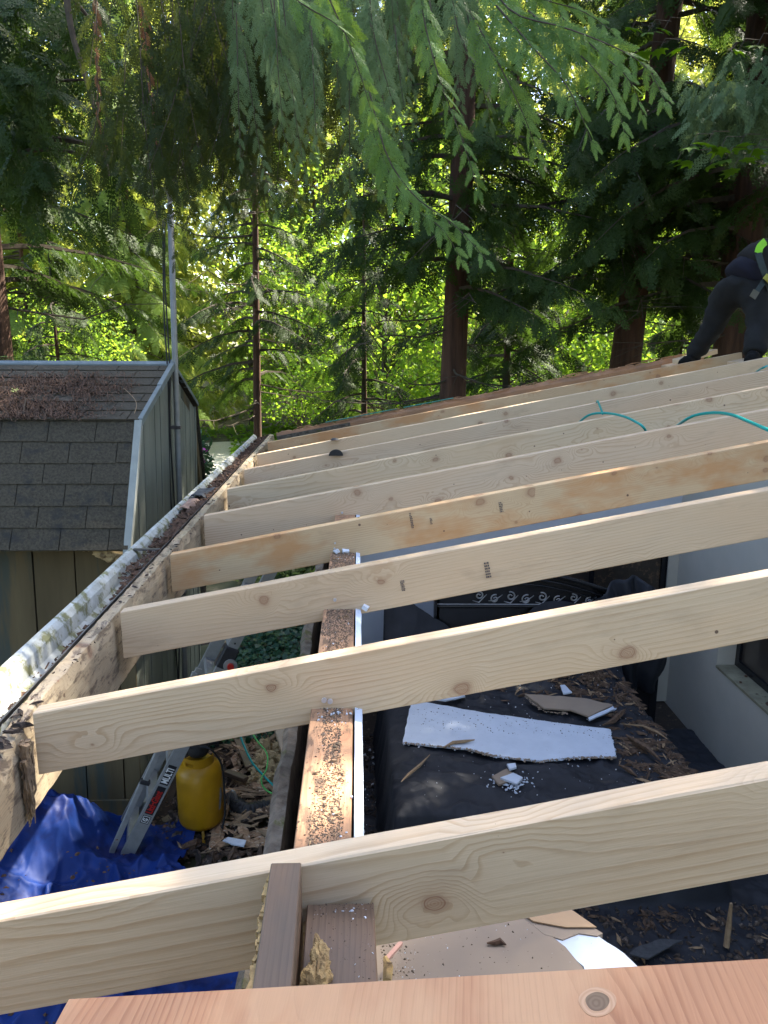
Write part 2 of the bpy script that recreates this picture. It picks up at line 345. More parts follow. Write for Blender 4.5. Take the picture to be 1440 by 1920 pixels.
# ---- house yard soil (between shed and wall) and interior floor
g = MB(); g.grid(lambda u, w: (-1.9 + 1.75 * u, -1 + 9 * w, .03 + .05 * fbm(u * 9, w * 40, 0)), 40, 140)
tag(g.build('soil', M['soil'], smooth=True), kind='structure')
g = MB(); g.box(.0, 4.2, -1.5, 6.35, .02, .08); tag(g.build('floor', M['soil']), kind='structure')

# ================================================================== ROOF FRAMING
AL = R(10.79); E0 = Vector((-.678, 1.496, CAMZ - .7635)); XS = Vector((math.cos(AL), 0, math.sin(AL)))
ROOFROT = (0, -AL, 0)
def roofpt(s, y, n=0): return Vector((E0.x, y, E0.z)) + XS * s + Vector((-math.sin(AL), 0, math.cos(AL))) * n
def rafter_mesh(L, d=.1397, th=.038, seed=0, plumb=True):
    nseg = 26; g = MB(); v = []; rnd = random.Random(seed)
    b1, b2 = rnd.uniform(-.004, .004), rnd.uniform(-.003, .003)
    for i in range(nseg + 1):
        x = L * i / nseg; bow = b1 * math.sin(math.pi * i / nseg) + b2 * math.sin(6.28 * i / nseg)
        e = [0.0015 * fbm(x * 5, k * 3.7, seed) for k in range(4)]
        sh = d * math.tan(AL) if plumb else 0
        c = .0022
        ring = [(0, c, 0), (0, th - c, 0), (0, th, -c), (0, th, -d + c), (0, th - c, -d), (0, c, -d), (0, 0, -d + c), (0, 0, -c)]
        for k, (_, y, z) in enumerate(ring):
            xx = x + (sh * z / d if i == 0 else 0)
            v.append((xx, y + bow, z + e[k // 2] * (1 if z > -.1 else .6)))
    f = [(i * 8 + k, (i + 1) * 8 + k, (i + 1) * 8 + (k + 1) % 8, i * 8 + (k + 1) % 8) for i in range(nseg) for k in range(8)]
    f += [tuple(range(8)), tuple(range(nseg * 8, nseg * 8 + 8))[::-1]]
    g.add(v, f); return g
def nail(parent, x, z, s=1):
    n = MB(); n.tube([(x, -.0045 * s, z), (x, -.009 * s, z)], .0055 * s, 10); n.tube([(x, .001, z), (x, -.005 * s, z)], .0022 * s, 6)
    return n.build('nail', M['zinc'], parent)
ys_r = [.853, 1.493, 2.101, 2.70, 3.325, 3.94, 4.55, 5.17, 5.79]
mats_r = ['pine', 'pine', 'pine_grey', 'pine_orange', 'pine_pink', 'pine', 'pine_pink', 'pine_grey', 'pine_orange']
labs_r = ['pale new rafter nearest the camera, crossing just above the orange plywood',
          'new rafter with large ringed knots and two bright nails, second from the plywood',
          'smooth new rafter with mill stamps above the black headboard, third from the plywood',
          'amber stained new rafter over the top of the narrow blue-white wall strip, fourth from plywood',
          'pinkish new rafter with cathedral grain and dark knots, fifth from the plywood',
          'new rafter crossed by the right hand teal hose loop, sixth from plywood',
          'new rafter under the left hand teal hose loop, seventh from plywood',
          'new rafter in front of the standing worker, third from the far roof edge',
          'short new rafter ending at the foot of the worker, next to the rough far edge']
rafters = []
for i, y in enumerate(ys_r):
    L = 3.62 if i == 8 else 4.7
    r = rafter_mesh(L, seed=i * 7 + 3).build('rafter', M[mats_r[i]])
    r.location = roofpt(0, y) if i else roofpt(-.0, y); r.rotation_euler = ROOFROT
    tag(r, labs_r[i], 'rafter', 'new sawn lumber rafters across the open roof'); rafters.append(r)
nail(rafters[1], .600, -.088, 1); nail(rafters[1], .612, -.093, 1); nail(rafters[2], .607, -.08, .9)
nail(rafters[4], .60, -.10, .9)
for k in range(3): nail(rafters[3], .58 + .006 * k, -.11 + .02 * k, .7)
def stamp(parent, x, z, w, h, n, seed):
    g = MB(); rnd = random.Random(seed)
    for k in range(n):
        zz = z - h * k / n
        x0 = x
        while x0 < x + w:
            d = rnd.uniform(.0012, .005); g.box(x0, x0 + d, -.0009, -.0004, zz - h / n * .62, zz); x0 += d + rnd.uniform(.0008, .002)
    return g.build('mill_stamp', M['ink'], parent)
stamp(rafters[2], .80, -.062, .009, .033, 8, 1); stamp(rafters[2], 1.045, -.055, .014, .05, 6, 2)
stamp(rafters[3], .875, -.012, .007, .06, 9, 3); stamp(rafters[3], .945, -.045, .006, .025, 6, 4); stamp(rafters[3], 1.20, -.035, .010, .04, 6, 5)

# old barge rafter on the far edge, torn along the top
g = MB(); n = 160; v = []
for i in range(n + 1):
    x = 3.60 * i / n; t = .012 * fbm(x * 9, 1) + .010 * fbm(x * 37, 2) - .004
    lo = -.15
    v += [(x, 0, lo), (x, 0, t * .5 - .03), (x, .012, t), (x, .042, t + .006 * fbm(x * 30, 6)), (x, .048, lo)]
g.add(v, [(i * 5 + k, (i + 1) * 5 + k, (i + 1) * 5 + (k + 1) % 5, i * 5 + (k + 1) % 5) for i in range(n) for k in range(5)] + [tuple(range(5)), tuple(range(n * 5, n * 5 + 5))[::-1]])
root = empty('barge_rafter', roofpt(0, 6.40), 'rough old reddish rafter with torn splintered top, farthest roof edge', 'rafter', rot=ROOFROT)
g.build('board', M['barge'], root)
g = MB(); g.box(.0, .62, -.006, .0, -.12, -.028); g.build('mossy_patch', M['mossboard'], root)
g = MB(); rnd = random.Random(3)
for k in range(75):
    x = rnd.uniform(.1, 3.5); a = rnd.uniform(-.35, .5); L = rnd.uniform(.03, .2); z = rnd.uniform(-.012, .012); yy = rnd.uniform(-.012, .03)
    g.tube([(x, yy, z), (x + L * .5, yy + L * .12 * a, z + L * .12 * abs(a)), (x + L, yy - .02 * a, z + L * .1 * a)], [.005, .004, .001], 4)
g.build('splinters', M['barge'], root)
g = MB()
for x0, x1 in ((.42, 1.02), (1.08, 1.5)):
    g.box(x0, x1, -.004, .030, .006, .011)
g.build('teal_flashing', rough_mat('teal_felt', (.03, .17, .13), (.05, .22, .17), 12, .7, .2), root)
g = MB(); g.box(0, .42, 0, .09, -.038, 0); b = g.build('lumber_block', M['pine'], bevel=.002); b.location = roofpt(3.30, 6.13, .0); b.rotation_euler = (0, -AL, R(26))
tag(b, 'short pale lumber block lying behind the foot of the worker', 'block')
# catwalk pieces under the worker's boots
for k, (s, y0, y1, lb) in enumerate(((3.24, 5.83, 6.40, 'blocking between the far rafters beneath left boot of worker'), (3.50, 5.21, 5.79, 'blocking between far rafters beneath right boot of worker'))):
    g = MB(); g.box(0, .20, 0, y1 - y0, -.038, 0); b = g.build('blocking', M['pine_grey']); b.location = roofpt(s, y0, -.045); b.rotation_euler = ROOFROT
    tag(b, lb, 'block')

# ---- fascia, drip edge and gutter along the eave
root = empty('fascia_board', (0, 0, 0), 'rotten pale fascia board joining the left ends of the rafters', 'fascia')
g = MB(); n = 260; v = []
ya, yb = .3, 6.48
for i in range(n + 1):
    y = ya + (yb - ya) * i / n
    dmg = max(0, 1 - abs(y - 1.42) / .15); dm2 = .5 + .5 * fbm(y * 3, 5)
    top = 2.468 - .012 * abs(fbm(y * 14, 2)) - .05 * dmg * (.6 + fbm(y * 40, 1)); bot = 2.252 + .003 * fbm(y * 9, 3)
    xi = -.700 + .002 * fbm(y * 20, 7)
    v += [(xi, y, bot), (xi - .0015 * fbm(y * 12, 1), y, top - .04), (xi - .004 - .008 * dm2, y, top - .004), (-.738, y, top), (-.738, y, bot)]
g.add(v, [(i * 5 + k, (i + 1) * 5 + k, (i + 1) * 5 + (k + 1) % 5, i * 5 + (k + 1) % 5) for i in range(n) for k in range(5)])
fo = g.build('board', M['fascia'], root)
# board grain runs along Y: give the mesh its own frame
me = fo.data; me.transform(Matrix.Rotation(R(-90), 4, 'Z')); fo.rotation_euler = (0, 0, R(90))
g = MB(); rnd = random.Random(8)
for i in range(420):                                  # crumbling top edge
    y = rnd.uniform(.6, 6.4); s = rnd.uniform(.0015, .0055) * (2.2 if 1.25 < y < 1.6 else 1)
    p = Vector((-.712 + rnd.uniform(-.02, .006), y, 2.462 + rnd.uniform(-.014, .004)))
    Mx = Matrix.Translation(p) @ Matrix.Rotation(rnd.uniform(0, 6), 4, 'Z') @ Matrix.Rotation(rnd.uniform(-.6, .6), 4, 'X') @ Matrix.Diagonal((s * 2.2, s * .6, s * .4, 1))
    p_ = [(-1, -.4, -1), (.1, -1, -1), (1, .2, -1), (-.2, 1, -1), (-.6, -.2, 1), (.3, -.5, 1), (.6, .3, 1), (0, .5, 1)]
    g.add([Mx @ Vector(q) for q in p_], [(3, 2, 1, 0), (4, 5, 6, 7), (0, 1, 5, 4), (1, 2, 6, 5), (2, 3, 7, 6), (3, 0, 4, 7)])
g.build('rot_crumbs', M['rot_dark'], root)
g = MB(); rnd = random.Random(17)
for k in range(46):
    u = rnd.gauss(0, 1); x0 = -.690 + rnd.uniform(-.004, .010); y0 = 1.468 + u * .011; z0 = 2.44 - rnd.uniform(0, .12); L = rnd.uniform(.05, .15)
    zb = max(z0 - L, 2.222 + abs(u) * .03 + rnd.uniform(0, .03)); r = rnd.uniform(.0025, .0065); pts = []
    for q in range(7):
        t = q / 6; pts.append((x0 + rnd.uniform(-.003, .003), y0 - u * .009 * t + rnd.uniform(-.003, .003) - .012 * t, z0 + (zb - z0) * t))
    g.tube(pts, [r * (1.1 - t_) * rnd.uniform(.6, 1.3) + .0006 for t_ in (0, .15, .3, .5, .7, .85, 1)], 5)
g.build('hanging_splinter', M['rot'], root)
root = empty('drip_edge', (0, 0, 0), 'thin dark bent metal drip edge between gutter and fascia', 'flashing')
g = MB(); n = 80; v = []
for i in range(n + 1):
    y = .2 + 6.28 * i / n; w = .002 * fbm(y * 3, 9)
    v += [(-.744 + w, y, 2.472 + w), (-.739 + w, y, 2.476 + w), (-.752 + w, y, 2.452), (-.768 + w, y, 2.448), (-.768 + w, y, 2.45), (-.748 + w, y, 2.46)]
g.add(v, [(i * 6 + k, (i + 1) * 6 + k, (i + 1) * 6 + (k + 1) % 6, i * 6 + (k + 1) % 6) for i in range(n) for k in range(6)])
g.build('strip', M['metal_dark'], root)
root = empty('gutter', (0, 0, 0), 'white metal rain gutter stained with algae and full of leaf litter', 'gutter')
prof = [(-.742, 2.462), (-.745, 2.375), (-.82, 2.368), (-.850, 2.395), (-.858, 2.435), (-.872, 2.452), (-.885, 2.455), (-.889, 2.447), (-.880, 2.443), (-.865, 2.436), (-.857, 2.39), (-.824, 2.362), (-.740, 2.369)]
g = MB(); n = 90; v = []
for i in range(n + 1):
    y = .35 + 6.22 * i / n; w = .003 * fbm(y * 2.5, 4)
    v += [(a + (w if a < -.8 else 0), y + (.03 * fbm(a * 60, b * 60) if i == n else 0), b + (w * .6 if a < -.8 else 0)) for a, b in prof]
m = len(prof)
g.add(v, [(i * m + k, (i + 1) * m + k, (i + 1) * m + k + 1, i * m + k + 1) for i in range(n) for k in range(m - 1)])
g.build('trough', M['gutter'], root)
g = MB()
for y in (2.9,):
    g.box(-.884, -.745, y, y + .02, 2.447, 2.452)
g.build('hanger', M['metal_dark'], root)
g = MB(); rnd = random.Random(11)
for i in range(5200):
    y = .5 + 5.95 * rnd.random() ** .9
    wdt = .035 + .05 * (0.5 + .5 * fbm(y * 1.7, 3)) + (.02 if y > 2.6 else -.02)
    x = -.752 - abs(rnd.gauss(0, 1)) * wdt * .55
    if x < -.842: continue
    fl = .052 if y > 2.4 else .034; zt = 2.372 + fl + .022 * max(0, 1 - (-.745 - x) / (wdt + .02)) + .01 * fbm(y * 8, x * 30) + rnd.uniform(-.004, .012)
    s = rnd.uniform(.003, .012) if y < 3 else rnd.uniform(.006, .02)
    Mx = Matrix.Translation((x, y, zt)) @ Matrix.Rotation(rnd.uniform(0, 6), 4, 'Z') @ Matrix.Rotation(rnd.uniform(-1, 1), 4, 'X') @ Matrix.Rotation(rnd.uniform(-.8, .8), 4, 'Y') @ Matrix.Diagonal((s, s * rnd.uniform(.15, .7), s * .12, 1))
    g.box(-1, 1, -1, 1, -1, 1, Mx)
lf = g.build('leaf_litter', M['litter'], root); tag(lf, kind='stuff')
def ragged(name, poly, z, th, m, parent=None, n=7, amp=.006, tilt=0, seed=0, loc=None):
    """flat broken piece: polygon with torn edges, given thickness"""
    rnd = random.Random(seed); pts = []
    for i in range(len(poly)):
        a = Vector(poly[i]); b = Vector(poly[(i + 1) % len(poly)]); k = max(1, int(n * (b - a).length / .25))
        for j in range(k):
            p = a.lerp(b, j / k); pts.append((p.x + rnd.uniform(-amp, amp) * (j > 0), p.y + rnd.uniform(-amp, amp) * (j > 0)))
    g = MB(); g.prism(pts, z, z + th); return g.build(name, m, parent)
# torn roofing scraps caught in the gutter
g = MB(); g.grid(lambda a, b: (-.86 + .12 * a, 3.86 + .26 * b + .05 * a, 2.455 + .022 * math.sin(a * 5) * (1 - b) + .012 * fbm(a * 4, b * 6)), 9, 9)
o = g.build('roofing_scrap', rough_mat('felt', (.03, .035, .042), (.05, .055, .065), 30, .8, .3)); sm = o.modifiers.new('s', 'SOLIDIFY'); sm.thickness = .004
tag(o, 'torn black roofing felt scrap stuck in the gutter', 'scrap')
g = MB(); g.grid(lambda a, b: (-.855 + .105 * a, 3.62 + .22 * b + .05 * a, 2.44 + .02 * math.sin(a * 4 + 1) + .01 * fbm(a * 4, b * 6, 3)), 9, 9)
o = g.build('roofing_scrap', rough_mat('brown_scrap', (.20, .13, .10), (.30, .20, .15), 30, .8, .3)); sm = o.modifiers.new('s', 'SOLIDIFY'); sm.thickness = .004
tag(o, 'curled brown shingle scrap lying in the gutter before the black felt', 'scrap')

# ================================================================== HOUSE WALLS
root = empty('exterior_wall', (0, 0, 0), 'opened stud wall under the rafters with dusty top plate and white drywall edge', 'wall')
g = MB(); g.box(-.1, -.012, .98, 6.3, 2.452, 2.490); o = g.build('top_plate', M['plate'], root, bevel=.002)
o.data.transform(Matrix.Rotation(R(-90), 4, 'Z')); o.rotation_euler = (0, 0, R(90))
g = MB(); g.box(-.1, -.012, -1., 6.3, .05, 2.451); g.build('wall_core', M['old_wood'], root)
g = MB(); g.box(-.008, .008, -1., 6.28, .08, 2.472); n = 120
v = []
for i in range(n + 1):
    y = 1.0 + 5.28 * i / n
    v += [(-.0075, y, 2.472), (.0075 + .0035 * max(0, fbm(y * 25, 4)), y, 2.472), (.007 + .003 * max(0, fbm(y * 25, 4)), y, 2.489 + .003 * fbm(y * 22, 2)), (-.0075, y, 2.492 + .002 * fbm(y * 22, 6))]
g.add(v, [(i * 4 + k, (i + 1) * 4 + k, (i + 1) * 4 + (k + 1) % 4, i * 4 + (k + 1) % 4) for i in range(n) for k in range(4)])
g.build('drywall', M['white'], root)
g = MB(); n = 160; v = []
for i in range(n + 1):
    y = .9 + 5.4 * i / n; e = .012 * fbm(y * 6, 2) + .006 * fbm(y * 30, 1)
    v += [(-.172 + e, y, .1), (-.172 + e * .8, y, 2.36 + e), (-.160 + e * .5, y, 2.375 + .01 * fbm(y * 18, 4)), (-.140 + e * .4, y, 2.37 + e * .6), (-.135, y, .1)]
g.add(v, [(i * 5 + k, (i + 1) * 5 + k, (i + 1) * 5 + (k + 1) % 5, i * 5 + (k + 1) % 5) for i in range(n) for k in range(5)])
g.build('mossy_siding', M['mossboard'], root)
# dirt and sawdust on the plate
def scatter(name, m, n, xr, yr, z, smin, smax, parent=None, dens=None, flat=.4, seed=1, zf=None, elong=1.):
    rnd = random.Random(seed); g = MB(); k = 0; tries = 0
    while k < n and tries < n * 30:
        tries += 1
        x = rnd.uniform(*xr); y = rnd.uniform(*yr)
        if dens and rnd.random() > dens(x, y): continue
        k += 1
        s = smin + (smax - smin) * rnd.random() ** 3
        zz = (zf(x, y) if zf else z) + s * flat * .5
        Mx = Matrix.Translation((x, y, zz)) @ Matrix.Rotation(rnd.uniform(0, 6.3), 4, 'Z') @ Matrix.Rotation(rnd.uniform(-.5, .5), 4, 'X') @ Matrix.Rotation(rnd.uniform(-.4, .4) / elong, 4, 'Y') @ Matrix.Diagonal((s * elong, s * rnd.uniform(.3, .8), s * flat, 1))
        p = [(-1, -.4, -1), (.1, -1, -1), (1, .2, -1), (-.2, 1, -1), (-.6, -.2, 1), (.3, -.5, 1), (.6, .3, 1), (0, .5, 1)]
        g.add([Mx @ Vector(q) for q in p], [(3, 2, 1, 0), (4, 5, 6, 7), (0, 1, 5, 4), (1, 2, 6, 5), (2, 3, 7, 6), (3, 0, 4, 7)])
    return tag(g.build(name, m, parent), kind='stuff')
def pd(x, y):
    c = -.052 + .006 * fbm(y * 3, 1); w = .021 + .010 * fbm(y * 4, 2) + .006 * fbm(y * 15, 5) + (.02 if y > 1.9 else 0)
    return 1. if abs(x - c) < w else (.10 if abs(x - c) < w + .008 else .02)
scatter('sawdust', M['sawdust'], 15000, (-.099, -.014), (1.0, 2.9), 2.490, .0010, .0032, dens=pd, seed=3)
scatter('sawdust', M['chip_b'], 350, (-.09, -.02), (1.0, 2.9), 2.4925, .0012, .0045, dens=pd, seed=4, elong=2.)
scatter('plaster_crumbs', M['chip_w'], 170, (-.085, .004), (1.0, 2.75), 2.4915, .001, .004, dens=lambda x, y: 1 if (1.42 < y < 1.6 or y > 2.6) else .12, seed=5)
g = MB()
for k, (x, y) in enumerate(((.018, 2.13), (.022, 2.10), (-.03, 2.73), (-.06, 2.72), (-.08, 2.70), (-.045, 2.70))):
    Mx = Matrix.Translation((x, y, 2.497)) @ Matrix.Rotation(k * 1.3, 4, 'Z') @ Matrix.Rotation(.5, 4, 'X')
    g.box(-.012, .012, -.008, .009, -.006, .006, Mx)
tag(g.build('plaster_crumbs', M['chip_w']), kind='stuff')

# inside the room
root = empty('room_end_wall', (0, 0, 0), 'pale blue-white end wall of the room behind the headboard', 'wall')
g = MB(); X0, X1, YF = .0, 2.75, 6.30
g.box(X0, 1.40, YF, YF + .12, .05, 2.3); g.box(1.40, 2.66, YF, YF + .12, 1.47, 2.3); g.box(2.66, 4.2, YF, YF + .12, .05, 2.3); g.box(1.40, 2.66, YF, YF + .12, .05, .5)
g.prism([(0, 2.3), (4.2, 2.3), (4.2, 3.05), (0, 2.40)], YF, YF + .12, ax=1)
g.build('wall', M['farpaint'], root)
wf = MB(); wf.box(1.40, 2.66, YF - .012, YF + .05, 1.44, 1.47); wf.box(1.40, 1.43, YF - .012, YF + .05, .5, 1.44); wf.box(2.62, 2.66, YF - .012, YF + .05, .5, 1.44); wf.box(2.0, 2.035, YF - .01, YF + .05, .5, 1.44); wf.box(2.655, 2.735, YF - .03, YF - .001, .3, 1.50)
fr = wf.build('window', M['black'], root)
fr['label'] = 'dark framed window'
g = MB(); g.box(1.43, 2.62, YF + .02, YF + .03, .5, 1.44); g.build('pane', rough_mat('brown_pane', (.06, .045, .035), (.035, .028, .022), 14, .3, .2, c3=(.12, .08, .05), s3=20, t3=.6), fr)
g = MB(); g.box(2.662, 2.75, YF - .045, YF - .031, .1, 1.52); g.build('trim', M['wallpaint'], root)
root = empty('room_side_wall', (0, 0, 0), 'grey-white side wall of the room with a deep dark window at right', 'wall')
g = MB(); W0, W1, SZ, HZ = 3.2, 5.42, .80, 1.50
g.box(X1, X1 + .22, W1, YF - .001, .05, 2.6); g.box(X1, X1 + .22, -1., W1, .05, SZ - .001); g.box(X1, X1 + .22, -1., W0, SZ, 2.6); g.box(X1, X1 + .22, W0, W1, HZ, 2.6)
g.build('wall', M['wallpaint'], root)
g = MB(); g.box(X1 - .006, X1 + .2, W0, W1 - .002, SZ, SZ + .02); g.build('sill', M['sill'], root)
wf = MB(); wf.box(X1 + .14, X1 + .19, W0, W1 - .003, SZ + .021, SZ + .07); wf.box(X1 + .14, X1 + .19, W1 - .06, W1 - .004, SZ + .07, HZ); wf.box(X1 + .14, X1 + .19, W0, W1 - .003, HZ - .05, HZ - .001); wf.box(X1 + .14, X1 + .19, 4.3, 4.34, SZ + .07, HZ - .05)
fr = wf.build('window', M['black'], root)
g = MB(); g.box(X1 + .16, X1 + .17, W0, W1 - .06, SZ + .07, HZ - .05); g.build('pane', M['glass'], fr)
g = MB(); g.box(X1 - .008, X1 - .001, 4.36, 4.44, .30, .42); o = g.build('outlet', M['sill'], root, bevel=.002)
g = MB(); rnd = random.Random(2)
for x, y, s in ((.07, 4.75, .035), (.10, 4.55, .014), (.12, 5.2, .012), (.05, 4.3, .012), (.11, 4.42, .018), (.03, 5.1, .01)):
    Mx = Matrix.Translation((X1 + x, y, SZ + .026)) @ Matrix.Diagonal((s, s * 1.2, .006, 1)); g.lathe([(.001, 1), (.8, .6), (1, -.6)], 9); g.v[-27:] = [tuple(Mx @ Vector(q)) for q in g.v[-27:]]
g.build('dead_leaf', M['litter'], root)

# ================================================================== BED UNDER BLACK SHEET
BX0, BX1, BY0, BY1, BZ = .20, 2.06, 3.78, 5.62, .70
def sheet_z(x, y):
    dx = max(BX0 - x, x - BX1, 0); dy = max(BY0 - y, 0); ins = min(x - BX0, BX1 - x, y - BY0)
    d = math.hypot(dx, dy)
    if d <= 0:
        z = BZ - .05 * math.exp(-max(ins, 0) / .05)
        z += .012 * fbm(x * 2.2, y * 2.2) + .026 * (1 - abs(fbm(x * 3 + y, y * 3.5, 2))) ** 4 - .02 * math.exp(-((x - 1.2) / .5) ** 2 - ((y - 5.) / .5) ** 2)
        z += .006 * fbm(x * 14, y * 9, 4)
        if y > 5.25: z += .35 * ((y - 5.25) / .37) ** 2 * (.75 + .3 * math.sin(x * 5))
        return z
    z = BZ - .05 - d * 6.5 + .03 * fbm(x * 3, y * 3)
    return max(z, .12 + .02 * fbm(x * 4, y * 4) + .04 * abs(fbm(x * 3 + 5, y * 3)) + (.0 if dy else 0))
g = MB()
def shf(u, w):
    x = -.0 + 2.74 * u; y = 2.75 + 2.95 * w
    x = .01 + 2.73 * u
    z = sheet_z(x, y)
    if x < BX0 and y > 3.2: z = max(.10, z - .02)
    side = max(0, (BZ - .08 - z)) if z > .2 else 0
    x2 = x + side * .05 * math.sin(y * 17 + 3 * fbm(y * 2, 1)); y2 = y + side * .05 * math.sin(x * 15 + 4 * fbm(x * 2, 3))
    return (min(max(x2, .012), 2.742), y2, z)
g.grid(shf, 230, 230)
sheet = g.build('black_sheet', M['sheet'], smooth=True)
tag(sheet, 'crumpled black landscape fabric draped over the bed below the rafters', 'sheet')
# gathered sheet against headboard, right
g = MB()
def fold(u, w):
    x = 1.78 + .62 * u; h = (.62 + .42 * math.sin(u * 3.1) ** .7 * (.6 + .4 * u)) * w + .62 * (1 - w) * 0
    return (x + .03 * math.sin(w * 9 + u * 4), 5.66 - .10 * math.sin(w * 3) - .04 * math.sin(u * 22 + w * 3), .5 + h + .02 * fbm(u * 5, w * 5))
g.grid(fold, 60, 40); o = g.build('black_sheet', M['sheet'], smooth=True); sm = o.modifiers.new('s', 'SOLIDIFY'); sm.thickness = .012
tag(o, 'bunched black fabric hooked over the right end of the headboard', 'sheet')
# headboard
root = empty('bed_headboard', (0, 0, 0), 'glossy black headboard with silver scroll carving at the head of the covered bed', 'bed')
YH = 5.74
def crest(x):
    t = (x - .95) / 1.4
    return 1.40 + .11 * math.cos((t - .28) * 3.3) - .13 * t
g = MB(); xs_ = [.62 + 1.78 * i / 50 for i in range(51)]
for i in range(50):
    a, b = xs_[i], xs_[i + 1]
    g.add([(a, YH, .1), (b, YH, .1), (b, YH, crest(b)), (a, YH, crest(a)), (a, YH + .06, .1), (b, YH + .06, .1), (b, YH + .06, crest(b)), (a, YH + .06, crest(a))], [(0, 1, 2, 3), (5, 4, 7, 6), (3, 2, 6, 7)])
g.box(.60, .64, YH, YH + .06, .1, crest(.62)); g.box(2.38, 2.44, YH - .01, YH + .07, .1, crest(2.4))
g.build('panel', M['black'], root)
g = MB()
for off, rr in ((0, .020), (-.055, .012), (-.10, .008)):
    g.tube([(x, YH - .012, crest(x) + off) for x in xs_], rr, 8)
g.tube([(x, YH - .015, 1.20 - .01 * (x - .8)) for x in xs_], .016, 8)
g.build('moulding', M['black'], root, smooth=True)
g = MB()
def spiral(cx, cz, r, a0, turns, sgn):
    return [(cx + sgn * r * (1 - .75 * t) * math.cos(a0 + turns * 6.28 * t), YH - .014, cz + r * (1 - .75 * t) * math.sin(a0 + turns * 6.28 * t)) for t in [k / 26 for k in range(27)]]
for k in range(9):
    cx = .95 + k * .125; r = .040 - .0022 * abs(k - 3); cz = 1.275 - .008 * k * .5
    g.tube(spiral(cx, cz + .012 * (-1) ** k, r, 1.2, 1.25, 1 if k % 2 else -1), [.0065] * 20 + [.005, .005, .004, .004, .004, .006, .008], 6)
    g.tube([(cx - .05, YH - .012, cz - .03), (cx, YH - .014, cz - .045 + .02 * (k % 2)), (cx + .06, YH - .012, cz + .02)], [.003, .006, .003], 6)
g.tube([(x, YH - .03, 1.222 - .01 * (x - .8)) for x in xs_], .0035, 6)
g.build('scroll_carving', M['silver'], root, smooth=True)

# plasterboard pieces and wood scraps lying on the sheet
bz = BZ + .012
def onbed(pts): return [tuple(atz(x, y, bz + .02).xy) for x, y in pts]
o = ragged('plasterboard', onbed([(770, 1322), (800, 1318), (900, 1336), (1040, 1356), (1143, 1368), (1154, 1419), (1085, 1420), (1010, 1427), (930, 1418), (880, 1405), (755, 1393)]), bz + .012, .013, M['white'], amp=.004, seed=2)
tag(o, 'large pale blue-white plasterboard piece with one torn edge on the black sheet', 'plasterboard')
def crumble(pix, z, m, n, seed, s1=.007, sp=.006):
    rnd = random.Random(seed); P_ = [atz(x, y, z) for x, y in pix]; g = MB(); N_ = len(P_)
    for k in range(n):
        i = rnd.randrange(N_ - 1); p = P_[i].lerp(P_[i + 1], rnd.random()); s = rnd.uniform(.0015, s1)
        Mx = Matrix.Translation(p + Vector((rnd.gauss(0, sp), rnd.gauss(0, sp), rnd.uniform(-.004, .002)))) @ Matrix.Rotation(rnd.uniform(0, 6), 4, 'Z') @ Matrix.Rotation(rnd.uniform(-.8, .8), 4, 'X') @ Matrix.Diagonal((s * 1.5, s, s * .5, 1))
        g.add([Mx @ Vector(q) for q in [(-1, -.4, -1), (.1, -1, -1), (1, .2, -1), (-.2, 1, -1), (-.6, -.2, 1), (.3, -.5, 1), (.6, .3, 1), (0, .5, 1)]], [(3, 2, 1, 0), (4, 5, 6, 7), (0, 1, 5, 4), (1, 2, 6, 5), (2, 3, 7, 6), (3, 0, 4, 7)])
    return tag(g.build('plaster_crumbs', m), kind='stuff')
edge_ = [(755, 1393), (820, 1398), (880, 1405), (930, 1418), (1010, 1427), (1085, 1420), (1154, 1419)]
crumble(edge_, bz + .02, M['white'], 380, 1); crumble(edge_, bz + .024, M['tan'], 260, 2, .009); crumble([(1154, 1419), (1143, 1368)], bz + .022, M['white'], 60, 3); crumble([(770, 1322), (900, 1336), (1143, 1368)], bz + .022, M['white'], 90, 4, .005, .003)
crumble([(1103, 1350), (1149, 1330), (1152, 1328)], bz + .03, M['white'], 70, 5); crumble([(984, 1306), (1020, 1334), (1070, 1338)], bz + .03, M['tan'], 70, 6); crumble([(925, 1460), (965, 1475), (985, 1460)], bz + .01, M['white'], 110, 7, .009, .03)
g = MB()
o2 = ragged('plasterboard', onbed([(984, 1306), (1060, 1311), (1100, 1315), (1149, 1327), (1103, 1348), (1070, 1336), (1020, 1333)]), bz + .03, .012, M['tan'], amp=.005, seed=4)
tag(o2, 'brown-backed plasterboard piece beyond the large white piece', 'plasterboard')
o2b = ragged('torn_edge', onbed([(1103, 1349), (1149, 1328), (1152, 1333), (1105, 1354)]), bz + .026, .010, M['white'], parent=o2, amp=.002, seed=5)
o3 = ragged('plasterboard', onbed([(815, 1316), (868, 1303), (872, 1310), (835, 1318)]), bz + .03, .01, M['white'], amp=.003, seed=6)
tag(o3, 'small white plasterboard sliver behind the large white piece', 'plasterboard')
o4 = ragged('plasterboard', onbed([(1050, 1294), (1058, 1293), (1072, 1307), (1056, 1310)]), bz + .05, .01, M['white'], amp=.003, seed=7)
tag(o4, 'little white plasterboard chip standing above the brown-backed piece', 'plasterboard')
root = empty('broken_plaster', (0, 0, 0), 'small heap of crumbled white and tan plaster in front of large white piece', 'plaster')
for k, pl in enumerate([[(922, 1456), (950, 1442), (968, 1455), (950, 1466), (935, 1472)], [(938, 1462), (962, 1453), (980, 1462), (969, 1474)], [(950, 1440), (966, 1438), (968, 1446), (955, 1450)]]):
    ragged('chunk', onbed(pl), bz + .012 * (k + 1), .012, M['tan' if k == 0 else 'white'], parent=root, amp=.004, seed=10 + k)
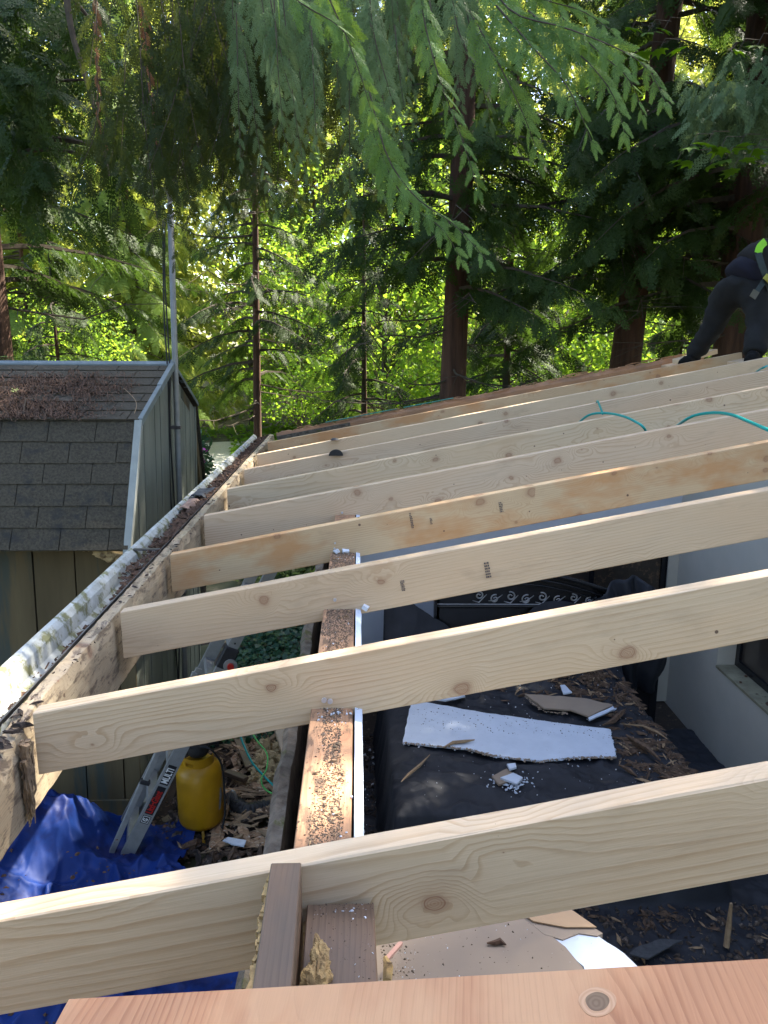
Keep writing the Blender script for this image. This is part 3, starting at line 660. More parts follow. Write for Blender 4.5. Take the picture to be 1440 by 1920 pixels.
def stick(name, pix, z, r, m, label, cat='scrap', zf=None, flat=1):
    g = MB(); pts = [atz(x, y, z) for x, y in pix]; n = len(pts)
    rr = [r * (1 - .75 * abs(2 * i / (n - 1) - 1) ** 2.5) for i in range(n)] if n > 2 else [r, r * .5]
    g.tube(pts, rr, 5); return tag(g.build(name, m), label, cat)
stick('wood_splinter', [(752, 1466), (766, 1452), (788, 1434), (806, 1415)], bz + .03, .010, M['chip_b'], 'long tan wood splinter at the left edge of the black sheet')
stick('wood_splinter', [(830, 1402), (850, 1392), (872, 1390), (890, 1387)], bz + .04, .012, M['chip_b'], 'tan wood splinter lying on the large white plasterboard')
stick('wood_splinter', [(1130, 1360), (1150, 1352), (1164, 1338), (1172, 1330)], bz + .03, .02, M['chip_a'], 'curved brown bark strip right of the brown-backed board')
stick('wood_splinter', [(1162, 1357), (1205, 1361), (1232, 1372), (1252, 1386)], bz + .03, .007, M['chip_b'], 'thin pale stick near the right edge of the sheet')
stick('wood_splinter', [(1174, 1378), (1195, 1392), (1215, 1403), (1238, 1425)], bz + .03, .02, M['chip_a'], 'broken reddish brown wood piece near right edge of sheet')
stick('wood_splinter', [(1160, 1434), (1180, 1444), (1195, 1456)], bz + .02, .016, M['chip_a'], 'short dark brown wood piece at the front right of sheet')
zs = lambda x, y: sheet_z(x, y) + .006
def dz(x, y):
    a = math.exp(-((x - 1.95) / .28) ** 2) * (1 if y > 3.9 else .2) + .9 * math.exp(-((x - 1.75) / .6) ** 2 - ((y - 5.28) / .16) ** 2)
    return min(1, a * a * (.04 + 2.6 * max(0, fbm(x * 4, y * 4) + .06))) if BX0 < x < BX1 else .0
scatter('wood_debris', M['chip_a'], 1500, (.3, 2.04), (3.8, 5.45), 0, .002, .030, dens=dz, zf=zs, seed=21, elong=2.5, flat=.25)
scatter('wood_debris', M['chip_b'], 330, (.3, 2.04), (3.8, 5.45), 0, .002, .022, dens=dz, zf=zs, seed=22, elong=3, flat=.2)
scatter('wood_debris', M['rot_dark'], 1500, (.3, 2.04), (3.8, 5.45), 0, .002, .02, dens=dz, zf=zs, seed=23, flat=.3)
scatter('plaster_crumbs', M['chip_w'], 260, (.3, 2.04), (3.85, 5.45), 0, .002, .010, dens=lambda x, y: .3 + dz(x, y), zf=zs, seed=24, flat=.4)
scatter('plaster_crumbs', M['rot_dark'], 420, (.37, 1.66), (4.3, 5.1), bz + .026, .001, .007, dens=lambda x, y: 1 if abs(y - (4.72 - .10 * (x - .9))) < .17 else 0, seed=25, flat=.3)
# debris on floor in front and to the left
def zf2(x, y): return sheet_z(x, y) + .005
scatter('wood_debris', M['chip_a'], 300, (.9, 2.6), (3.25, 3.68), 0, .002, .028, zf=zf2, seed=31, elong=2., flat=.3, dens=lambda x, y: .03 + max(0, fbm(x * 3, y * 4)))
scatter('wood_debris', M['rot_dark'], 900, (.9, 2.6), (3.2, 3.7), 0, .003, .03, zf=zf2, seed=32, flat=.4)
scatter('wood_debris', M['chip_b'], 60, (.9, 2.6), (3.25, 3.7), 0, .003, .02, zf=zf2, seed=33, elong=3, flat=.2)
scatter('wood_debris', M['rot_dark'], 1400, (.02, .2), (3.8, 5.7), 0, .004, .03, zf=lambda x, y: .11 + .03 * fbm(x * 9, y * 9), seed=34, flat=.4)
scatter('plaster_crumbs', M['chip_w'], 60, (.02, .2), (3.8, 5.7), 0, .003, .02, zf=lambda x, y: .13, seed=35, flat=.4)
g = MB(); g.tube([atz(1362, 1775, .16), atz(1366, 1740, .26), atz(1371, 1694, .42)], [.016, .015, .008], 6)
tag(g.build('wood_splinter', M['chip_b']), 'upright tan splinter standing against the black sheet at lower right', 'scrap')
o = ragged('roofing_scrap', [tuple(atz(x, y, .18).xy) for x, y in [(1180, 1790), (1200, 1775), (1240, 1762), (1280, 1765), (1255, 1778), (1215, 1800)]], .18, .008, rough_mat('felt2', (.03, .032, .036), (.06, .062, .066), 30, .8, .3), amp=.004, seed=9)
tag(o, 'dark felt strip among the debris at the foot of the sheet', 'scrap')

# ================================================================== CEILING BOARD, BLOCKS, PLYWOOD (bottom of the picture)
root = empty('ceiling_board', (0, 0, 0), 'torn tan-backed ceiling plasterboard below the nearest rafter', 'plasterboard')
cz = 2.372
def oncl(p): return [tuple(atz(x, y, cz).xy) for x, y in p]
ragged('paper_back', oncl([(700, 1850), (700, 1700), (985, 1640), (975, 1712), (1060, 1775), (1105, 1830), (1100, 1900), (700, 1900)]), cz - .012, .012, M['tan'], parent=root, amp=.0012, seed=3)
ragged('bare_gypsum', oncl([(1030, 1755), (1052, 1757), (1085, 1746), (1122, 1753), (1170, 1785), (1200, 1814), (1215, 1880), (1100, 1895), (1095, 1810)]), cz - .009, .007, M['white'], parent=root, amp=.0022, n=20, seed=5)
ragged('paper_back', oncl([(972, 1713), (1010, 1700), (1070, 1712), (1130, 1750), (1120, 1755), (1085, 1750), (1055, 1762), (1020, 1752)]), cz - .0085, .0088, M['tan'], parent=root, amp=.001, seed=6)
o = ragged('curled_paper', oncl([(972, 1712), (1045, 1698), (1075, 1712), (1118, 1742), (1060, 1742), (1000, 1731)]), cz + .002, .002, M['orange_paper'], parent=root, amp=.001, seed=8)
scatter('sawdust', M['sawdust'], 260, (.03, .30), (.90, 1.03), cz, .0006, .0028, dens=lambda x, y: .06 + math.exp(-((x - .04) / .03) ** 2), seed=41, flat=.5)
scatter('plaster_crumbs', M['chip_w'], 80, (.03, .36), (.90, 1.03), cz, .0005, .002, dens=lambda x, y: .1 + math.exp(-((x - .05) / .04) ** 2), seed=42, flat=.5)
g = MB(); p = atz(928, 1768, cz + .004); g.tube([p + Vector((-.012, 0, 0)), p, p + Vector((.008, .003, 0)), p + Vector((.016, -.004, 0))], [.001, .004, .005, .001], 5); tag(g.build('dead_leaf', M['litter']), 'tiny curled brown scrap on the tan ceiling board', 'scrap')
g = MB(); a, b = atz(722, 1802, cz + .03), atz(752, 1768, cz + .03)
g.tube([a, b], .004, 4); tag(g.build('wood_splinter', M['pink']), 'small square pink wood splinter beside the dark flat block', 'scrap')
g = MB(); g.tube([atz(726, 1840, cz + .05), atz(728, 1812, cz + .05), atz(722, 1795, cz + .05)], [.006, .007, .003], 6); tag(g.build('wood_splinter', M['crumb']), 'yellow broken splinter beside the dark flat block above the plywood', 'scrap')

def grain_y(o):       # board grain along Y
    o.data.transform(Matrix.Rotation(R(-90), 4, 'Z')); o.rotation_euler = (0, 0, R(90)); return o
g = MB(); g.prism([(-.066, .846), (.019, .846), (.027, .25), (-.062, .25)], 2.512, 2.550); o = grain_y(g.build('plate_block', M['grey_wood'], bevel=.0015))
tag(o, 'wide dark weathered block lying flat against the nearest rafter', 'block')
g = MB()
pr = [(-.1105, .850), (-.0725, .850), (-.060, .25), (-.104, .25)]
g.prism(pr, 2.47, 2.608); o = grain_y(g.build('old_joist', M['grey_wood'], bevel=.0015))
tag(o, 'weathered old joist on edge with rotten yellow side, left of flat block', 'joist')
g = MB(); rnd = random.Random(4)
for i in range(60):
    t = i / 59; y = .845 - .25 * t; s = rnd.uniform(.002, .005)
    Mx = Matrix.Translation((-.1105 + .001 * t * 2 - rnd.uniform(-.001, .003), y, 2.600 - rnd.uniform(0, .012))) @ Matrix.Rotation(rnd.uniform(-.4, .4), 4, 'Z') @ Matrix.Diagonal((s * .7, s * 1.6, s, 1))
    g.box(-1, 1, -1, 1, -1, 1, Mx)
g.build('rotten_edge', M['crumb'], o).matrix_parent_inverse = Matrix.Rotation(R(-90), 4, 'Z')
# rotten chunk between the blocks
g = MB()
def chunk(path, rad, seed):
    pts = []; 
    for i in range(44):
        t = i / 43; k = t * (len(path) - 1); a = int(min(k, len(path) - 2)); p = Vector(path[a]).lerp(Vector(path[a + 1]), k - a); pts.append((p, rad[a] + (rad[a + 1] - rad[a]) * (k - a)))
    n = 36; v = []
    for i, (p, r) in enumerate(pts):
        for k in range(n):
            an = 6.283 * k / n; rr = r * (.9 + .5 * fbm(math.cos(an) * 1.8 + seed, math.sin(an) * 1.8, i * .10) - .45 * abs(fbm(math.cos(an) * 4.5 + seed, math.sin(an) * 4.5, i * .16)))
            v.append((p.x + rr * math.cos(an), p.y + rr * math.sin(an) * .4, p.z + rr * math.sin(an)))
    g.add(v, [(i * n + k, i * n + (k + 1) % n, (i + 1) * n + (k + 1) % n, (i + 1) * n + k) for i in range(43) for k in range(n)] + [tuple(range(n))[::-1], tuple(range(43 * n, 44 * n))])
chunk([atz(592, 1850, 2.56), atz(600, 1815, 2.562), atz(597, 1775, 2.57), atz(592, 1752, 2.575)], [.013, .015, .008, .002], 1)
chunk([atz(574, 1846, 2.558), atz(578, 1822, 2.56), atz(583, 1806, 2.563)], [.008, .007, .002], 5)
tag(g.build('rotten_chunk', M['crumb'], smooth=False), 'crumbling yellow rotten wood chunk between the two weathered blocks', 'scrap')
scatter('sawdust', M['sawdust'], 200, (-.06, .02), (.70, .845), 2.550, .0005, .002, dens=lambda x, y: .1 + math.exp(-((.845 - y) / .01) ** 2), seed=43)
scatter('plaster_crumbs', M['chip_w'], 40, (-.06, .02), (.70, .845), 2.550, .0005, .0025, dens=lambda x, y: .1 + math.exp(-((.835 - y) / .012) ** 2), seed=44)
g = MB(); g.box(-.118, -.094, .45, .9, 2.05, 2.43); tag(grain_y(g.build('old_stud', M['barge'])), 'sliver of reddish old stud below the weathered joist', 'stud')
# plywood sheet
g = MB(); A_ = roofpt(0, 0); 
def toloc(w): d = Vector(w) - roofpt(0, 0); return (d.dot(XS), d.y)
a = toloc((-.305, .688, 2.568)); b = toloc((.373, .583, 2.697))
ux, uy = b[0] - a[0], b[1] - a[1]; l = math.hypot(ux, uy); ux /= l; uy /= l
w = (uy * .55 - .0, -ux * .55)
w = (-.10, -.9)
poly = [a, (a[0] + w[0], a[1] + w[1]), (a[0] + w[0] + ux * 1.6, a[1] + w[1] + uy * 1.6), (a[0] + ux * 1.6, a[1] + uy * 1.6)]
g.prism(poly, .002, .014); o = g.build('plywood_sheet', M['ply'], bevel=.001)
o.data.transform(Matrix.Rotation(R(98), 4, 'Z')); o.location = roofpt(0, 0); o.rotation_mode = 'QUATERNION'
o.rotation_quaternion = (Matrix.Rotation(-AL, 4, 'Y') @ Matrix.Rotation(R(-98), 4, 'Z')).to_quaternion()
tag(o, 'orange-pink plywood sheet with a round dark knot filling the bottom edge', 'plywood')
def knotmat(name, c1, c2, f):
    t = NT(name); v = t.coord(); l = t.new('ShaderNodeVectorMath', operation='LENGTH'); t.set(l.inputs[0], t.vmath('ADD', v, t.vmath('MULTIPLY', t.noise(v, 90, 2, .5), (.003, .003, 0)))); d = l.outputs['Value']
    n = t.math('ADD', t.math('MULTIPLY', t.math('SINE', t.math('MULTIPLY', d, f)), .5), .5)
    return t.col(t.mix(n, c1, c2), .5, 0, .4)
d_ = ray(1120, 1878); nn = Vector((-math.sin(AL), 0, math.cos(AL))); O_ = Vector((0, 0, CAMZ)); kp = O_ + d_ * ((roofpt(0, 0, .0143) - O_).dot(nn) / d_.dot(nn))
for nm, r_, dz_, mm in (('knot_ring', .0165, 0, knotmat('knot_ring', (.56, .33, .19), (.48, .26, .135), 1500.)), ('knot', .0105, .0002, knotmat('knot_core', (.17, .10, .055), (.22, .135, .075), 1500.))):
    g = MB(); g.prism([(r_ * (1 + .05 * math.sin(3 * a + 1)) * math.cos(a), r_ * (.92 + .04 * math.sin(2 * a)) * math.sin(a)) for a in [k * 6.2832 / 40 for k in range(40)]], -.004, .0002 + dz_)
    ko = g.build(nm, mm, o); bpy.context.view_layer.update(); ko.matrix_world = Matrix.Translation(kp) @ Matrix.Rotation(-AL, 4, 'Y')
r = rafter_mesh(4.7, seed=99).build('rafter', M['pine']); r.location = roofpt(0, .243); r.rotation_euler = ROOFROT
tag(r, 'new rafter hidden beneath the orange plywood sheet', 'rafter', 'new sawn lumber rafters across the open roof')

# ================================================================== HOSES AND SMALL THINGS ON THE RAFTERS
def spline(pts, n=10):
    pts = [Vector(p) for p in pts]; out = []
    for i in range(len(pts) - 1):
        p0 = pts[max(i - 1, 0)]; p1 = pts[i]; p2 = pts[i + 1]; p3 = pts[min(i + 2, len(pts) - 1)]
        for k in range(n):
            t = k / n
            out.append(.5 * ((2 * p1) + (p2 - p0) * t + (2 * p0 - 5 * p1 + 4 * p2 - p3) * t * t + (3 * p1 - p0 - 3 * p2 + p3) * t ** 3))
    return out + [pts[-1]]
def hose(name, pts, r, m, label, cat='hose', n=10, parent=None):
    g = MB(); g.tube(spline(pts, n), r, 8); o = g.build(name, m, parent, smooth=True)
    return tag(o, label, cat) if label else o
def rp(x, y, Y, h=.006):       # point on the roof-top plane at depth Y along a column of the picture
    p = at(x, y, Y); return Vector((p.x, Y, roofpt((p.x - E0.x) / math.cos(AL), Y).z + h))
def roofhit(x, y, h):
    d = ray(x, y); n_ = Vector((-math.sin(AL), 0, math.cos(AL))); O = Vector((0, 0, CAMZ)); return O + d * ((roofpt(0, 0, h) - O).dot(n_) / d.dot(n_))
hose('air_hose', [roofhit(1078, 800, -.10), roofhit(1095, 784, -.01), roofhit(1112, 776, .02), roofhit(1140, 775, .03), roofhit(1170, 781, .03), roofhit(1192, 791, .015), roofhit(1208, 803, -.01), roofhit(1222, 830, -.12)], .0062, M['teal'], 'teal air hose looping over the middle rafters with a short upright branch')
hose('air_hose', [roofhit(1130, 776, .03), roofhit(1126, 765, .03), roofhit(1120, 752, .02), roofhit(1118, 766, -.05)], .0055, M['teal'], 'short upright teal hose end joining the left hose loop')
hose('air_hose', [roofhit(1268, 800, -.10), roofhit(1284, 788, -.01), roofhit(1306, 778, .02), roofhit(1340, 774, .04), roofhit(1372, 778, .05), roofhit(1405, 791, .05), roofhit(1440, 806, .05), roofhit(1480, 822, .04), roofhit(1530, 835, .02)], .0068, M['teal'], 'teal air hose loop running off the right edge over the rafters')
hose('air_hose', [roofhit(1418, 697, -.04), roofhit(1430, 690, .015), roofhit(1450, 683, .02), roofhit(1500, 676, .02)], .006, M['teal'], 'short bit of teal hose at the far right rafter edge')
g = MB()
def bootf(u, w):
    a = u * math.pi; r = .034 * (1 - .55 * w)
    return (r * math.cos(a) * 1.25, -.0 + .03 * w, r * math.sin(a) * (1 - w * .3) * 1.1)
g.grid(bootf, 20, 8); g.prism([(.043 * math.cos(k * math.pi / 12), .038 * math.sin(k * math.pi / 12)) for k in range(13)], -.01, .0, ax=1)
o = g.build('nail_pouch', M['rubber'], smooth=False); o.location = at(630, 853, 4.53); o.location.z -= .004
tag(o, 'small black pouch flap standing up behind a rafter near the gutter end', 'pouch')
g = MB(); g.lathe([(0, .014), (.02, .012), (.032, 0)], 14); o = g.build('vent_plug', M['rubber'], smooth=True); o.location = at(628, 825, 5.15); tag(o, 'tiny black cap behind the rafter above the pouch', 'cap')

# ================================================================== SHED
LEAN = .030
def sh(p): return (p[0] + (p[2] - 2.4) * LEAN, p[1], p[2])
SX = -1.408; SF = 4.73; SB = 6.67
def shear(o):
    me = o.data; a = np.empty(len(me.vertices) * 3, np.float32); me.vertices.foreach_get('co', a); a = a.reshape(-1, 3); a[:, 0] += (a[:, 2] - 2.4) * LEAN; me.vertices.foreach_set('co', a.ravel()); me.update(); return o
PRF = [(4.545, 2.0), (4.893, 2.74), (5.826, 3.066), (6.67, 2.69), (7.0, 1.98)]
def pz(y):
    for (a, za), (b, zb) in zip(PRF, PRF[1:]):
        if y <= b: return za + (zb - za) * (y - a) / (b - a)
    return 2
root = empty('shed', (0, 0, 0), 'weathered green-grey barn-roofed shed with dark shingles left of the gutter', 'shed')
# gable wall facing right: vertical boards
ed = [SF, 4.90, 5.07, 5.22, 5.37, 5.51, 5.66, 5.83, 6.0, 6.17, 6.33, 6.49, SB]
g = MB()
for i, (a, b) in enumerate(zip(ed, ed[1:])):
    a2, b2 = a + .004, b - .004; xo = SX + .003 * ((i * 7) % 3 - 1)
    mids = sorted([a2, b2] + [y for y, _ in PRF if a2 < y < b2])
    poly = [(a2, .0), (b2, .0)] + [(y, pz(y) - .03) for y in mids[::-1]]
    g.prism(poly, xo - .02, xo, ax=0)
g.box(SX - .04, SX - .025, SF + .01, SB, 0, 2.33)
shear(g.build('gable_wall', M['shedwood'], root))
g = MB(); rnd = random.Random(2); x = SX - .0
bs = [SX, SX - .11, SX - .36, SX - .62, SX - .89, SX - 1.15, SX - 1.42, SX - 1.70, SX - 2.0, SX - 2.3, SX - 2.6, SX - 2.9, SX - 3.2]
for i, (a, b) in enumerate(zip(bs, bs[1:])):
    g.box(b + .006, a - .004, SF - .012 - .003 * (i % 2), SF + .01, .0 if i else .0, 2.36)
g.box(bs[-1], SX - .03, SF + .011, SF + .02, 0, 2.3)
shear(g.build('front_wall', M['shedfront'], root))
g = MB(); g.box(SX - 3., SX - .02, SF - .03, SF - .014, .02, .20); g.box(SX - 1.2, SX - .3, SF - .06, SF - .03, .02, .12); shear(g.build('skirt_board', M['shedfront'], root))
# roof deck + shingles
g = MB(); g.prism([(4.56, 1.985), (4.90, 2.715), (5.826, 3.04), (6.68, 2.665), (7.0, 1.96), (6.9, 1.96), (6.6, 2.6), (5.826, 2.97), (4.95, 2.65), (4.62, 1.985)], SX - 4, SX + .0, ax=0)
shear(g.build('roof_deck', M['shedfront'], root))
def courses(p0, p1, n, tabw, off, m, name, x1=SX + .03, x0=SX - 4.0, th=.006, seed=0):
    g = MB(); rnd = random.Random(seed); d = Vector((p1[0] - p0[0], p1[1] - p0[1])); L = d.length; d /= L; nr = Vector((-d.y, d.x))
    e = L / n
    for k in range(n):
        x = x1 + 0; off_k = (k % 2) * .5 * tabw + off + rnd.uniform(-.01, .01); first = True
        while x > x0:
            w = tabw * (off_k % 1 if False else 1); xa = x - (w if not first else max(.03, (off_k % tabw) or tabw)); first = False
            s0 = k * e; s1 = min(L, s0 + e + .02); j = rnd.uniform(-.003, .003); t = th * rnd.uniform(.9, 1.4)
            a = Vector(p0) + d * (s0 + j); b = Vector(p0) + d * s1
            a0, a1, b1, b0 = a + nr * .001, a + nr * (t + .004), b + nr * .0025, b
            v = [(xa + .004, a0.x, a0.y), (x - .002, a0.x, a0.y), (x - .002, a1.x, a1.y), (xa + .004, a1.x, a1.y), (xa + .004, b0.x, b0.y), (x - .002, b0.x, b0.y), (x - .002, b1.x, b1.y), (xa + .004, b1.x, b1.y)]
            g.add(v, [(0, 1, 2, 3), (3, 2, 6, 7), (0, 3, 7, 4), (1, 5, 6, 2), (4, 7, 6, 5), (0, 4, 5, 1)])
            x = xa
        a = Vector(p0) + d * (k * e) ; b = Vector(p0) + d * min(L, (k + 1) * e)
        g.add([(x0, a.x - nr.x * .002, a.y - nr.y * .002), (x1, a.x - nr.x * .002, a.y - nr.y * .002), (x1, b.x - nr.x * .002, b.y - nr.y * .002), (x0, b.x - nr.x * .002, b.y - nr.y * .002)], [(0, 1, 2, 3)])
    return shear(g.build(name, m, root))
courses((4.545, 1.995), (4.893, 2.74), 6, .293, .13, M['shingle'], 'shingles', seed=1)
courses((4.880, 2.745), (5.80, 3.062), 7, .293, .07, M['shingle'], 'shingles', seed=2)
courses((6.99, 1.995), (6.67, 2.70), 6, .293, .13, M['shingle'], 'shingles', seed=3)
courses((6.68, 2.70), (5.85, 3.062), 6, .293, .07, M['shingle'], 'shingles', seed=4)
g = MB(); g.add([(SX - 4, 5.765, 3.066), (SX + .035, 5.765, 3.066), (SX + .035, 5.80, 3.086), (SX - 4, 5.80, 3.086), (SX - 4, 5.84, 3.082), (SX + .035, 5.84, 3.082), (SX - 4, 5.765, 3.05), (SX + .035, 5.765, 3.05)], [(0, 1, 2, 3), (3, 2, 5, 4), (6, 7, 1, 0)])
shear(g.build('ridge_flashing', M['flashing'], root))
g = MB(); w = .03
def rake(pa, pb, x0, x1, dz0, dz1, g):
    (ya, za), (yb, zb) = pa, pb
    g.add([(x0, ya, za + dz0), (x1, ya, za + dz0), (x1, yb, zb + dz0), (x0, yb, zb + dz0), (x0, ya, za + dz1), (x1, ya, za + dz1), (x1, yb, zb + dz1), (x0, yb, zb + dz1)], [(0, 3, 2, 1), (4, 5, 6, 7), (0, 1, 5, 4), (1, 2, 6, 5), (2, 3, 7, 6), (3, 0, 4, 7)])
g.prism([(4.525, 1.975), (4.565, 1.965), (4.915, 2.73), (4.878, 2.75)], SX + .0, SX + .045, ax=0); shear(g.build('rake_trim', M['trim'], root, bevel=.002))
g = MB(); rake((4.885, 2.745), (5.40, 2.925), SX + .018, SX + .048, -.035, .014, g); rake((5.385, 2.925), (5.84, 3.085), SX + .018, SX + .052, -.035, .016, g); rake((5.82, 3.085), (6.72, 2.70), SX + .0, SX + .03, -.02, .012, g)
shear(g.build('rake_flashing', M['flashing'], root, bevel=.002))
g = MB(); g.prism([(6.66, 2.68), (6.70, 2.67), (6.70, 0), (6.66, 0)], SX - .01, SX + .012, ax=0); shear(g.build('corner_trim', M['shedwood'], root))
# moss along the ridge, needles on the upper slope
def upz(y): return 2.745 + (y - 4.88) * (3.062 - 2.745) / .92 + .012
g = MB(); rnd = random.Random(5)
for i in range(2600):
    x = SX - rnd.random() ** .8 * 3.4; y = 5.83 + rnd.uniform(-.02, .10); s = rnd.uniform(.004, .013); h = .03 * min(1, max(0, (SX - .5 - x) / .8)) 
    if rnd.random() > .15 + h * 30: continue
    p = Vector((x, y, 3.085 + rnd.uniform(0, h + .004)))
    g.add([p + Vector((rnd.gauss(0, s), rnd.gauss(0, s), rnd.uniform(0, s))) for _ in range(3)], [(0, 1, 2)])
o = shear(g.build('ridge_moss', M['moss'])); tag(o, kind='stuff')
def needles(name, m, n, seed, dens, smin, smax, wid=.0012):
    rnd = random.Random(seed); g = MB(); k = 0
    while k < n:
        x = SX - .02 - 3.0 * rnd.random(); y = rnd.uniform(4.86, 5.72)
        if rnd.random() > dens(x, y): continue
        k += 1; a = rnd.uniform(0, 6.28); L = rnd.uniform(smin, smax); c = rnd.uniform(-.5, .5)
        z = upz(y) + rnd.uniform(0, .014)
        p = [Vector((x, y, z)), Vector((x + L * math.cos(a) * .5, y + L * math.sin(a) * .5, z + .1 * L * math.sin(a) + rnd.uniform(0, .02) + .17 * L * math.sin(a))), Vector((x + L * math.cos(a + c), y + L * math.sin(a + c), z + .34 * L * math.sin(a + c) + rnd.uniform(-.005, .01)))]
        w = Vector((-math.sin(a), math.cos(a), rnd.uniform(-.5, .5))).normalized() * wid * rnd.uniform(.7, 1.6)
        g.add([p[0] - w, p[0] + w, p[1] + w, p[1] - w, p[2]], [(0, 1, 2, 3), (3, 2, 4)])
    return tag(shear(g.build(name, m)), kind='stuff')
def dn(x, y):
    d = (.48 + .6 * fbm(x * 2.2, y * 5, 3)) * min(1, max(0, (SX - .08 - x) / .4)) * min(1, (5.62 - y) / .1 if y < 5.62 else 0)
    return max(0, d) * (1.1 if y < 5.45 else .45)
needles('fallen_needles', M['needles'], 7000, 1, dn, .02, .07, .0015)
needles('fallen_needles', M['litter'], 9000, 2, dn, .015, .05, .003)
needles('fallen_twigs', M['twig'], 60, 3, dn, .12, .3, .0025)
# yellow-green maple leaf
def maple_outline(s=1):
    pts = []
    for a, r in ((-90, .25), (-75, .45), (-50, .55), (-40, .42), (-20, .75), (0, .95), (8, .6), (25, .62), (45, 1.0), (58, .6), (72, .62), (90, 1.15), (108, .62), (122, .6), (135, 1.0), (155, .62), (172, .6), (180, .95), (200, .75), (220, .42), (230, .55), (255, .45)):
        pts.append((s * r * math.cos(R(a)), s * r * math.sin(R(a))))
    return pts
g = MB(); g.prism(maple_outline(.055), 0, .001); o = g.build('fallen_leaf', rough_mat('yellow_leaf', (.38, .46, .16), (.30, .38, .10), 20, .6, .1)); o.location = at(36, 738, 5.27); o.location.z += .01; o.rotation_euler = (.45, .2, .7)
tag(o, 'pale yellow-green maple leaf lying on the needles of the shed roof', 'leaf')
hose('curled_twig', [at(232, 728, 5.3), at(240, 735, 5.2), at(252, 748, 5.1), at(256, 760, 5.0), at(252, 775, 4.93)], .0022, M['chip_b'], 'thin pale curled twig near the right edge of shed roof', 'twig')
# insulation clump under the eave
g = MB()
def blob(g, c, r, seed, n=16, amp=.5, sc=(1, 1, 1)):
    def f(u, w):
        th = u * 2 * math.pi; ph = w * math.pi; d = Vector((math.cos(th) * math.sin(ph), math.sin(th) * math.sin(ph), math.cos(ph)))
        rr = r * (1 + amp * fbm(d.x * 2 + seed, d.y * 2, d.z * 2 + seed) + .2 * fbm(d.x * 7, d.y * 7 + seed, d.z * 7))
        return (c[0] + d.x * rr * sc[0], c[1] + d.y * rr * sc[1], c[2] + d.z * rr * sc[2])
    g.grid(f, n * 2, n)
for k, (x, y, r) in enumerate(((195, 1034, .05), (212, 1040, .06), (222, 1046, .045), (205, 1030, .04), (160, 1028, .025), (230, 1034, .03))):
    blob(g, at(x, y, 4.66), r, k, sc=(1.2, .7, .7))
tag(g.build('insulation_clump', M['insul'], smooth=True), 'shaggy tan insulation hanging under the shed eave', 'insulation')
# mast pole and cables
root = empty('mast_pole', (0, 0, 0), 'tall galvanised pole standing against the right wall of the shed', 'pole')
px0 = SX + .055; PY = 5.80
def plx(z): return px0 + (z - 2.4) * .022
g = MB(); g.tube([(plx(z), PY, z) for z in (0, 1, 2, 3, 4.1)], .0215, 16); g.build('tube', M['galv'], root, smooth=True)
g = MB(); g.tube([(plx(z), PY, z) for z in (4.1, 5, 5.8)], .016, 12); g.build('upper_tube', M['galv'], root, smooth=True)
g = MB(); pts = []
for k in range(420):
    t = k / 419; z = 4.02 + 1.3 * t; a = t * 95 if z < 4.5 else 45 + t * 40; r = .021 + .004 * math.sin(t * 31)
    pts.append((plx(z) + r * math.cos(a), PY + r * math.sin(a), z))
g.tube(pts, .0055, 5); g.build('wrapped_cable', M['silver'], root)
for k, dx in enumerate((-.05, -.036)):
    g = MB(); g.tube(spline([(plx(z) + dx - .004 + .008 * math.sin(z * (5 + k) + k * 2), PY - .03, z) for z in [0.2 + .35 * j for j in range(12)]], 4), .006, 6); g.build('cable', M['rubber'], root, smooth=True)
g = MB()
for z in (2.6, 1.3):
    g.box(SX + (z - 2.4) * LEAN, plx(z) + .03, PY - .028, PY + .028, z - .012, z + .012)
g.build('bracket', M['metal_dark'], root)
g = MB(); p = at(268, 1515, 4.66); g.box(p.x - .035, p.x + .03, 4.64, SF - .016, p.z - .07, p.z + .055); o = g.build('electrical_box', M['trim'], bevel=.004); tag(o, 'small grey electrical box low on the shed wall behind the ladder', 'electrical box')

